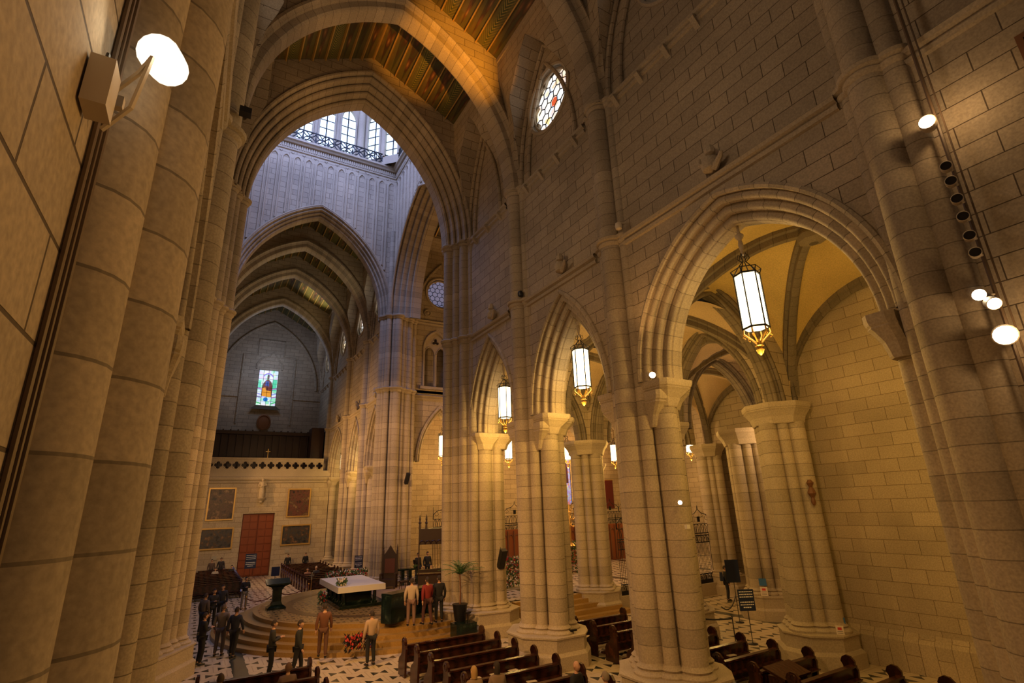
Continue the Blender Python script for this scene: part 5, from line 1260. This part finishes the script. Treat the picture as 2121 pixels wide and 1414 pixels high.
bx = thing('planter_pedestal', 'big dark green planter box under the slender palm', 'planter', (9.9, 21.3, 0)); part(MB().box((-.45, -.35, 0), (.45, .25, ZP-.01)), 'body', M['green'], bx)
# green marble rail (ambo) seen from the side
rl = thing('marble_ambo', 'dark polished marble ambo and rail at the near right of the platform', 'ambo', (8.5, 23.6, ZP+.018), None, None, .5)
part(MB().box((-1.5, -.3, 1.0), (1.5, .3, 1.1)), 'top_slab', M['green'], rl); part(MB().box((-1.5, -.28, 0), (-.7, .28, 1.0)), 'left_pier', M['green'], rl); part(MB().box((.9, -.28, 0), (1.4, .28, 1.0)), 'right_pier', M['green'], rl); part(MB().box((-.7, .1, 0), (.9, .2, 1.0)), 'back_panel', M['green'], rl)
# canopied wooden stall behind the crossing pier
rt = thing('canopied_stall', 'tall black-brown carved wooden stall with pinnacles left of the crossing pier', 'stall', (11.55, 28.6, ZP+.03), None, None, -.35)
mb = MB(); mb.box((-.85, -.6, 2.55), (.85, .6, 3.35)); part(mb, 'canopy', M['darkwood'], rt)
part(MB().box((.5, -.62, 0), (.85, .6, 2.55)), 'side_panel', M['darkwood'], rt); part(MB().box((-.85, .5, 0), (.85, .6, 1.2)), 'back_panel', M['darkwood'], rt); part(MB().box((-.85, -.6, 0), (.85, -.1, 1.05)), 'desk', M['darkwood'], rt); part(MB().box((-.9, -.7, 1.05), (.9, -.05, 1.1)), 'desk_top', M['wood'], rt)
mb = MB(); mb.box((-.85, .48, 1.2), (-.78, .6, 2.55)); 
for k in range(5): mb.tube([(-.8+.3*k+.15+.15*math.cos(a), -.62, 2.55-.0+.2*math.sin(a)) for a in [PI*j/6 for j in range(7)]], .03, 4)
part(mb, 'tracery', M['darkwood'], rt)
for x in (-.8, -.45, .45, .8): part(MB().lathe((x, -.5), [(.07,3.35),(.05,3.6),(.09,3.65),(.03,3.75),(.06,3.85),(.005,4.1)], 6), 'pinnacle', M['darkwood'], rt)
for x, l in ((11.2, 'red leather kneeling desk corner near the stall'),): pass
# side stand frames at the crossing pier
for x, y, l in ((10.1, 21.3, 'thin black candle stand before the crossing pier plinth'), (11.6, 16.1, 'thin black pole stand against the plinth between the narrow arches')):
    r = thing('candle_stand', l, 'stand', (x, y, 0)); mb = MB(); mb.tube([(-.0,0,.02), (0,0,1.1)], .018, 6); mb.lathe((0,0), [(.14,0),(.14,.02),(.02,.04)], 10); part(mb, 'pole', M['ironb'], r); part(MB().box((-.14, -.05, 1.08), (.14, .05, 1.13)), 'holder', M['ironb'], r)
rp = thing('rope_barrier', 'gilt-post rope barrier curving across the floor left of the altar', 'barrier')
mb = MB(); PP = [(2.9, 34.2), (4.6, 35.6), (6.65, 37.3)]
for x, y in PP: mb.lathe((x, y), [(.15,0),(.15,.02),(.015,.05),(.015,.9),(.04,.95),(.02,1.0)], 8)
part(mb, 'posts', M['gold'], rp, True); mb = MB()
for a, b in zip(PP, PP[1:]): part(MB().tube(sag((*a, .88), (*b, .88), .3), .025, 5), 'rope', M['redc'], rp)
cx = thing('standing_crucifix', 'small silver processional crucifix on a pole by the rope barrier', 'crucifix', (6.75, 37.0, 0)); mb = MB(); mb.lathe((0,0), [(.16,0),(.14,.04),(.02,.08),(.015,1.2)], 8); part(mb, 'staff', M['gold'], cx); part(MB().box((-.02, -.02, 1.2), (.02, .02, 1.65)).box((-.14, -.02, 1.45), (.14, .02, 1.49)), 'cross', mat('silver', (.7,.7,.68), .3, .8), cx)

# ------------------------------------------------------------------ pews
def make_pew(L, label, group):
    root = thing('wooden_pew', label, 'pew', (0,0,0), group)
    EP = [(-.30,0),(.32,0),(.32,.40),(.24,.52),(.08,.60),(.0,.74),(.0,.90),(.05,1.0),(-.0,1.10),(-.1,1.16),(-.22,1.14),(-.31,1.04),(-.30,.93),(-.36,.84),(-.33,.5)]
    for sx in (-1, 1):
        e = MB(); xa, xb = sx*L/2, sx*(L/2-.07)
        e.poly(EP, [], lambda u, w: (xa, u, w), lambda u, w: (u, w), sx < 0); e.poly(EP, [], lambda u, w: (xb, u, w), lambda u, w: (u, w), sx > 0); e.strip(EP, lambda u, w: (xa, u, w), lambda u, w: (xb, u, w))
        ep = part(e, 'end_panel', M['wood'], root)
        part(MB().tube([(sx*(L/2+.005), -.15+.085*math.cos(a), 1.02+.085*math.sin(a)) for a in [2*PI*k/10 for k in range(10)]], .02, 5, True), 'round_knob', M['wood'], ep, True)
    h = L/2-.07
    part(MB().box((-h, -.2, .42), (h, .26, .46)), 'seat', M['wood'], root); part(MB().obox((0, -.25, .68), (1,0,0), (0,.98,.14), (0,-.14,.98), h, .02, .26), 'backrest', M['wood'], root)
    part(MB().box((-h, -.37, .92), (h, -.22, .965)), 'top_rail', M['wood'], root); part(MB().box((-h, -.45, .64), (h, -.29, .67)), 'book_ledge', M['wood'], root); part(MB().box((-h, -.62, .14), (h, -.44, .2)), 'kneeler', M['wood'], root)
    return root
order = ['first', 'second', 'third', 'fourth', 'fifth', 'sixth', 'seventh', 'eighth', 'ninth', 'tenth', 'eleventh', 'twelfth', 'thirteenth']
def pew_row(L, spots, facing, fmt, group, fmts=None):
    p0 = make_pew(L, '', group)
    for i, (x, y) in enumerate(spots):
        o = p0 if i == 0 else copy_tree(p0); o.location = (x, y, 0); o.rotation_euler.z = 0 if facing > 0 else PI
        o['label'] = fmt % order[i]
pew_row(2.95, [(7.95, 18.75-1.17*i) for i in range(8)], 1, 'dark pew of the centre block, %s back from the altar platform', 'pews of the centre block')
pew_row(2.9, [(2.0, 18.15-1.17*i) for i in range(3)], 1, 'dark pew at the bottom left of the photo, %s from the front', 'pews of the left block')
pew_row(2.5, [(14.2, 18.0-1.1*i) for i in range(11)], 1, 'dark pew in the right aisle, %s back from the side steps', 'pews of the right aisle')
pew_row(3.3, [(8.55, 39.4+1.15*i) for i in range(12)], -1, 'dark pew of the far right block, %s from the crossing', 'pews of the far right block')
pew_row(3.4, [(1.5, 41.9+1.15*i) for i in range(10)], -1, 'dark pew of the far left block, %s from the crossing', 'pews of the far left block')
ds = thing('front_prie_dieu', 'dark wooden kneeling desk with slanted top at the front of the aisle pews', 'desk', (13.55, 9.6, 0)); part(MB().obox((0, 0, .98), (1,0,0), (0,.96,.28), (0,-.28,.96), .55, .3, .03), 'slanted_top', M['wood'], ds); part(MB().box((-.5, -.2, 0), (.5, .2, .92)), 'body', M['wood'], ds)
# hymn sheets on ledges
rnd = random.Random(3)
for i, (x, y) in enumerate([(9.0, 17.1), (7.3, 14.75), (7.9, 14.75), (8.5, 14.75), (7.8, 13.6), (8.4, 13.6), (14.6, 12.1)]):
    k = min(range(20), key=lambda q: abs((18.75-1.17*q)-y-.37)); yy = (18.75-1.17*k)-.37
    if x > 12: yy = 18.0-1.1*min(range(12), key=lambda q: abs((18-1.1*q)-y))-.37
    o = thing('leaflet', ['single pale leaflet on the ledge near the right end of a front pew', 'leftmost leaflet on the ledge behind the seated visitors', 'middle leaflet of the three on one ledge', 'rightmost leaflet of the three on one ledge', 'long pale leaflet on the pew ledge left of the bald man', 'pale leaflet on the ledge close to the bald man', 'pale leaflet on an aisle pew ledge'][i], 'leaflet', (x, yy, .672), None, None, rnd.uniform(-.2, .2)); part(MB().box((-.14, -.07, 0), (.14, .07, .012)), 'pages', M['paperw'], o)

r = thing('wooden_frame', 'dark wooden frame corner on the wall at the top right edge of the photo', 'frame', (10.68, .95, 11.6)); mb = MB()
for a, b in (((-.04, -.45, 0), (.06, .45, .09)), ((-.04, -.45, .6), (.06, .45, .69)), ((-.04, -.45, .09), (.06, -.36, .6)), ((-.04, .36, .09), (.06, .45, .6))): mb.box(a, b)
part(mb, 'moulding', M['midwood'], r); part(MB().box((0, -.36, .09), (.05, .36, .6)), 'panel', M['darkwood'], r)
# ------------------------------------------------------------------ people
def skin_mesh(name, V, Ed, R, root=0, sub=1):
    me = bpy.data.meshes.new(name+'_cage'); me.from_pydata(V, Ed, []); o = bpy.data.objects.new(name+'_cage', me); COL.objects.link(o)
    o.modifiers.new('skin', 'SKIN'); me.skin_vertices or None
    sv = me.skin_vertices[0].data if me.skin_vertices else None
    if sv is None:
        bpy.context.view_layer.objects.active = o; sv = me.skin_vertices[0].data
    for i, r in enumerate(R):
        sv[i].radius = r if isinstance(r, tuple) else (r, r); sv[i].use_root = (i == root)
    m = o.modifiers.new('sub', 'SUBSURF'); m.levels = sub; m.render_levels = sub
    dg = bpy.context.evaluated_depsgraph_get(); ev = o.evaluated_get(dg); out = bpy.data.meshes.new_from_object(ev); out.name = name
    bpy.data.objects.remove(o, do_unlink=True); out.shade_smooth(); out.materials.clear(); return out
def pose(kind):
    """joints in metres, facing -y"""
    if kind == 'sit':
        J = dict(pel=(0,.02,.52), wa=(0,.0,.68), ch=(0,-.03,.92), nk=(0,-.03,1.10), hd=(0,-.05,1.17), top=(0,-.05,1.34))
        for s, n in ((1,'l'),(-1,'r')): J.update({'sh'+n:(s*.17,-.03,1.03),'el'+n:(s*.23,-.06,.78),'wr'+n:(s*.12,-.30,.70),'hip'+n:(s*.09,-.02,.50),'kn'+n:(s*.11,-.44,.50),'an'+n:(s*.11,-.42,.10),'to'+n:(s*.12,-.58,.04)})
    else:
        J = dict(pel=(0,0,.95), wa=(0,.0,1.10), ch=(0,-.01,1.32), nk=(0,0,1.47), hd=(0,-.02,1.54), top=(0,-.02,1.70))
        w = .14 if kind == 'walk' else .0
        for s, n in ((1,'l'),(-1,'r')):
            el, wr = (s*.25,.03,1.13), (s*.25,-.08,.88)
            if kind == 'fold': el, wr = (s*.23,-.02,1.14), (s*.04,-.26,1.20)
            if kind == 'walk': el, wr = (s*.25,.06*s,1.13), (s*.25,-.06+.12*s,.90)
            J.update({'sh'+n:(s*.185,0,1.40),'el'+n:el,'wr'+n:wr,'hip'+n:(s*.10,0,.90),'kn'+n:(s*.11,-.03-w*s*.6,.49),'an'+n:(s*.12,.03-w*s,.09),'to'+n:(s*.14,-.13-w*s,.035)})
    return J
def build_parts(kind):
    J = pose(kind); g = lambda ks: [J[k] for k in ks]
    P = {}
    ks = ['pel','wa','ch','nk','hd','shl','ell','wrl','shr','elr','wrr','hipl','knl','anl','tol','hipr','knr','anr','tor']
    ed = [(0,1),(1,2),(2,3),(3,4),(2,5),(5,6),(6,7),(2,8),(8,9),(9,10),(0,11),(11,12),(12,13),(13,14),(0,15),(15,16),(16,17),(17,18)]
    R = [(.09,.08),(.085,.07),(.11,.09),.055,.06,.06,.042,.028,.06,.042,.028,.07,.055,.042,.03,.07,.055,.042,.03]
    P['body'] = skin_mesh('body', g(ks), ed, R)
    # head with face and hands, appended to the body mesh
    mb = MB(); h0 = Vector(J['hd']); rows = []
    for i in range(13):
        ph = PI*i/12; row = []
        for k in range(16):
            th = 2*PI*k/16; x = .077*math.sin(ph)*math.cos(th); y = .095*math.sin(ph)*math.sin(th); z = .12*math.cos(ph)
            if z < 0: x *= 1+z*2.2; 
            fr = max(0, -math.sin(th))**6*math.sin(ph)
            if fr > 0: y -= fr*(.022*math.exp(-((z+.01)/.022)**2) - .012*math.exp(-((z-.03)/.018)**2) + .008*math.exp(-((z+.055)/.014)**2)+.012*math.exp(-((z+.095)/.02)**2))
            row.append(h0+Vector((x, y-.005, z+.09)))
        rows.append(row)
    mb.grid(rows[::-1], closed_j=True)
    for s in (1, -1): mb.lathe((h0.x+s*.078, h0.y+.01), [(.004, h0.z+.055), (.016, h0.z+.07), (.018, h0.z+.1), (.006, h0.z+.115)], 6)
    for n, s in (('l', 1), ('r', -1)):
        w = Vector(J['wr'+n]); e = Vector(J['el'+n]); d = (w-e).normalized(); a = Vector((s*-.3, 0, 1)).cross(d).normalized()
        mb.tube([w-d*.02, w+d*.03, w+d*.08, w+d*.095], [.024, .033, .034, .02], 8)
        for q in range(4):
            b = w+d*.085+a*(q-1.5)*.017; L = (.06, .07, .066, .052)[q]; dn = Vector((0,0,-.35)) if kind != 'fold' else Vector((0,-.2,-.2))
            mb.tube([b, b+d*L*.5+dn*.01, b+d*L*.85+dn*.05], [.0085, .008, .006], 5)
        mb.tube([w+d*.03+a*-.03, w+d*.065+a*-.05, w+d*.09+a*-.05], [.011, .01, .007], 5)
    P['headhands'] = mb
    J['hem'] = tuple(Vector(J['pel'])+Vector((0, 0, -.11)))
    P['top'] = skin_mesh('jacket', g(['hem','wa','ch','nk','shl','ell','wrl','shr','elr','wrr']), [(0,1),(1,2),(2,3),(2,4),(4,5),(5,6),(2,7),(7,8),(8,9)], [(.175,.135),(.155,.12),(.17,.125),.07,.085,.062,.045,.085,.062,.045])
    P['trousers'] = skin_mesh('trousers', g(['pel','hipl','knl','anl','hipr','knr','anr']), [(0,1),(1,2),(2,3),(0,4),(4,5),(5,6)], [(.15,.11),.10,.078,.062,.10,.078,.062])
    sh = MB()
    for n in 'lr':
        a, t = Vector(J['an'+n]), Vector(J['to'+n]); sh.tube([a+Vector((0,.05,-.04)), a+Vector((0,-.0,-.03)), a.lerp(t,.6)+Vector((0,0,0)), t+Vector((0,-.03,.0))], [.035,.05,.045,.03], 8)
    P['shoes'] = sh
    def hair(long_):
        mb = MB(); rows = []
        for i in range(9):
            ph = PI*(.0+.62*i/8); row = []
            for k in range(16):
                th = 2*PI*k/16; front = max(0, -math.sin(th)); z = .132*math.cos(ph); lim = .05 if front > .3 else (-.05 if not long_ else -.14)
                z = max(z, lim) if front > .3 else z-(.1*max(0, (i-5)/3) if long_ else .0)
                row.append(h0+Vector((.086*math.sin(ph)*math.cos(th), .105*math.sin(ph)*math.sin(th)+.004, z+.093)))
            rows.append(row)
        mb.grid(rows[::-1], closed_j=True); return mb
    P['hair'] = hair(False); P['longhair'] = hair(True)
    return P
M['skin'] = mat('skin', (.52,.30,.20), .6)
PROTO = {}
CM = {}
def cm(c):
    if c not in CM: CM[c] = mat('cloth_%d' % len(CM), c, .85)
    return CM[c]
def person(x, y, z, rot, kind, lb, top, trou, hair=(.03,.02,.015), long_=False, s=1., bald=False, bag=None):
    if kind not in PROTO:
        P = build_parts(kind)
        hm = P['headhands']; me = bpy.data.meshes.new('tmp'); me.from_pydata(hm.v, [], hm.f)
        import bmesh
        bm = bmesh.new(); bm.from_mesh(P['body']); bm.from_mesh(me); bm.to_mesh(P['body']); bm.free(); P['body'].shade_smooth()
        P['shoes_me'] = P['shoes'].build('shoes', M['black'], None, True); P['hair_me'] = P['hair'].build('hair', M['black'], None, True); P['longhair_me'] = P['longhair'].build('hair', M['black'], None, True)
        for k in ('shoes_me', 'hair_me', 'longhair_me'):
            o = P[k]; P[k] = o.data; bpy.data.objects.remove(o, do_unlink=True)
        PROTO[kind] = P
    P = PROTO[kind]
    r = thing('person', lb, 'person', (x, y, z), 'visitors', None, rot); r.scale = (s, s, s)
    def add(nm, me, m):
        o = bpy.data.objects.new(nm, me); COL.objects.link(o); o.parent = r
        if len(me.materials) == 0: me.materials.append(m)
        o.material_slots[0].link = 'OBJECT'; o.material_slots[0].material = m; return o
    add('body', P['body'], M['skin']); add('jacket', P['top'], cm(top)); add('trousers', P['trousers'], cm(trou)); add('shoes', P['shoes_me'], M['black'])
    if not bald: add('hair', P['longhair_me'] if long_ else P['hair_me'], cm(hair))
    if bag: part(MB().box((-.2, .12, 1.0), (.2, .3, 1.42), .03), 'backpack', cm(bag), r)
    return r
K = (.012,.012,.015)
# seated in the near pews (backs to the camera: facing +y)
person(6.55, 13.4, 0, PI, 'sit', 'person with long blonde hair seated in a near centre pew', (.25,.17,.1), K, (.38,.24,.09), True)
person(7.2, 13.4, 0, PI, 'sit', 'dark-haired person in a patterned top seated beside the blonde one', (.22,.15,.10), K, (.03,.02,.015), True)
person(8.85, 12.3, 0, .35, 'sit', 'bald man in black turned sideways in the pew near the bottom centre', K, K, bald=True)
person(8.9, 11.1, 0, PI, 'sit', 'grey-haired person low at the bottom edge behind the bald man', (.06,.05,.045), K, (.25,.2,.15))
person(1.05, 16.75, 0, PI, 'sit', 'person half hidden behind the bottom left pew', (.2,.12,.09), K, (.08,.05,.03))
person(2.65, 16.75, 0, PI, 'sit', 'second person behind the bottom left pew, nearer the aisle', (.16,.1,.08), K, (.15,.08,.05))
# standing visitors
person(.75, 24.6, 0, 1.9, 'fold', 'person in a long black coat nearest the left crossing pier', (.02,.02,.022), K)
person(.85, 30.5, 0, 2.4, 'stand', 'person in grey-brown jacket behind the black coat at the left edge', (.10,.075,.06), K, (.05,.03,.02))
person(1.25, 32.0, 0, .3, 'fold', 'dark-dressed person standing before the far left pews, left one', (.02,.02,.025), K)
person(1.7, 33.5, 0, -.3, 'stand', 'person with raised pale hands at the left, before the far pews', (.03,.03,.035), K)
person(1.4, 25.6, 0, 2.8, 'stand', 'person in a loose grey coat at the left foot of the steps', (.16,.13,.115), (.10,.08,.08), (.1,.07,.05), s=1.05)
person(1.85, 25.1, 0, 2.6, 'walk', 'person in dark navy walking beside the grey coat', (.015,.018,.035), K)
person(3.0, 36.6, 0, .2, 'fold', 'person in black jacket and grey trousers standing in the aisle of the far pews', K, (.17,.16,.15))
person(4.6, 22.1, ZP*.2, 2.9, 'walk', 'slim person in a rust brown coat on the platform steps', (.13,.05,.025), (.11,.05,.03), s=1.02)
person(5.96, 20.6, 0, 3.3, 'stand', 'person in beige top and black trousers at the foot of the steps', (.42,.30,.20), K)
person(3.5, 20.6, 0, 1.2, 'walk', 'dark-clothed person passing in front of the bottom left pew', (.02,.022,.022), K)
person(2.75, 21.2, 0, 1.5, 'fold', 'second dark-clothed person in front of the bottom left pew', (.03,.03,.03), K)
person(7.9, 21.9, ZP, 2.8, 'stand', 'person in pale top standing before the dark marble rail', (.45,.36,.28), (.2,.12,.1))
person(8.5, 21.7, ZP, 3.3, 'walk', 'person in a dark red coat near the marble rail', (.22,.02,.02), (.08,.03,.03))
person(9.05, 21.8, ZP, 3.0, 'stand', 'person in black close to the slender palm', K, K)
# far pews
person(7.55, 43.2, 0, 0, 'sit', 'person with tan top seated in the far right pews', (.3,.16,.09), K, (.06,.04,.03)); person(8.3, 44.0, 0, 0, 'sit', 'grey-haired person seated in the far right pews', (.04,.04,.04), K, (.4,.34,.26))
person(7.6, 53.6, 0, 0, 'stand', 'dark figure standing behind the far right pews, left one', K, K); person(9.1, 53.6, 0, .3, 'stand', 'dark figure standing behind the far right pews, right one', K, K)
person(1.6, 53.4, 0, 0, 'stand', 'brown-coated figure standing behind the far left pews', (.09,.06,.05), K); person(2.3, 53.7, 0, 0, 'stand', 'taller dark figure standing behind the far left pews', (.03,.025,.03), K, s=1.04)
person(1.8, 49.6, 0, 0, 'sit', 'person in white and black seated in the far left pews', (.3,.27,.24), K); person(.4, 51.9, 0, 0, 'sit', 'person seated at the wall end of the far left pews', (.2,.18,.15), K); person(3.0, 50.8, 0, 0, 'sit', 'dark person seated at the aisle end of the far left pews', K, K)
# by the stall and in the outer aisle
person(12.6, 33.9, ZP, .4, 'stand', 'dark-coated person standing beyond the canopied stall, left one', K, K); person(13.4, 34.3, ZP, 0, 'stand', 'dark-coated person standing beyond the canopied stall, right one', K, K)
person(25.2, 20.6, 0, .8, 'stand', 'dark person with a navy bag in the outer aisle behind the blank board', K, (.02,.02,.03), bag=(.02,.03,.08))
# statue group with flowers glimpsed at the outer chapel
statue(26.9, 18.2, 3.2, 'pale draped statue glimpsed in the gap left of the yellow wall pier', 1.6)
flower_bank(26.4, 27.2, 17.6, .0, 2.6, 'dark floral display below the pale statue in the outer chapel', 160, 1.2)

# ------------------------------------------------------------------ tidy: move every Empty to the base of its thing
bpy.context.view_layer.update()
for o in list(COL.objects):
    if o.type != 'EMPTY' or o.parent or o.location.length > 1e-6: continue
    lo = Vector((1e9,)*3); hi = Vector((-1e9,)*3); n = 0
    for c in o.children:
        if c.type != 'MESH': continue
        for q in c.bound_box:
            w = c.matrix_world @ Vector(q); n += 1
            lo = Vector(map(min, lo, w)); hi = Vector(map(max, hi, w))
    if not n: continue
    b = Vector(((lo.x+hi.x)/2, (lo.y+hi.y)/2, lo.z)); o.location = b
    for c in o.children: c.location = c.location-b
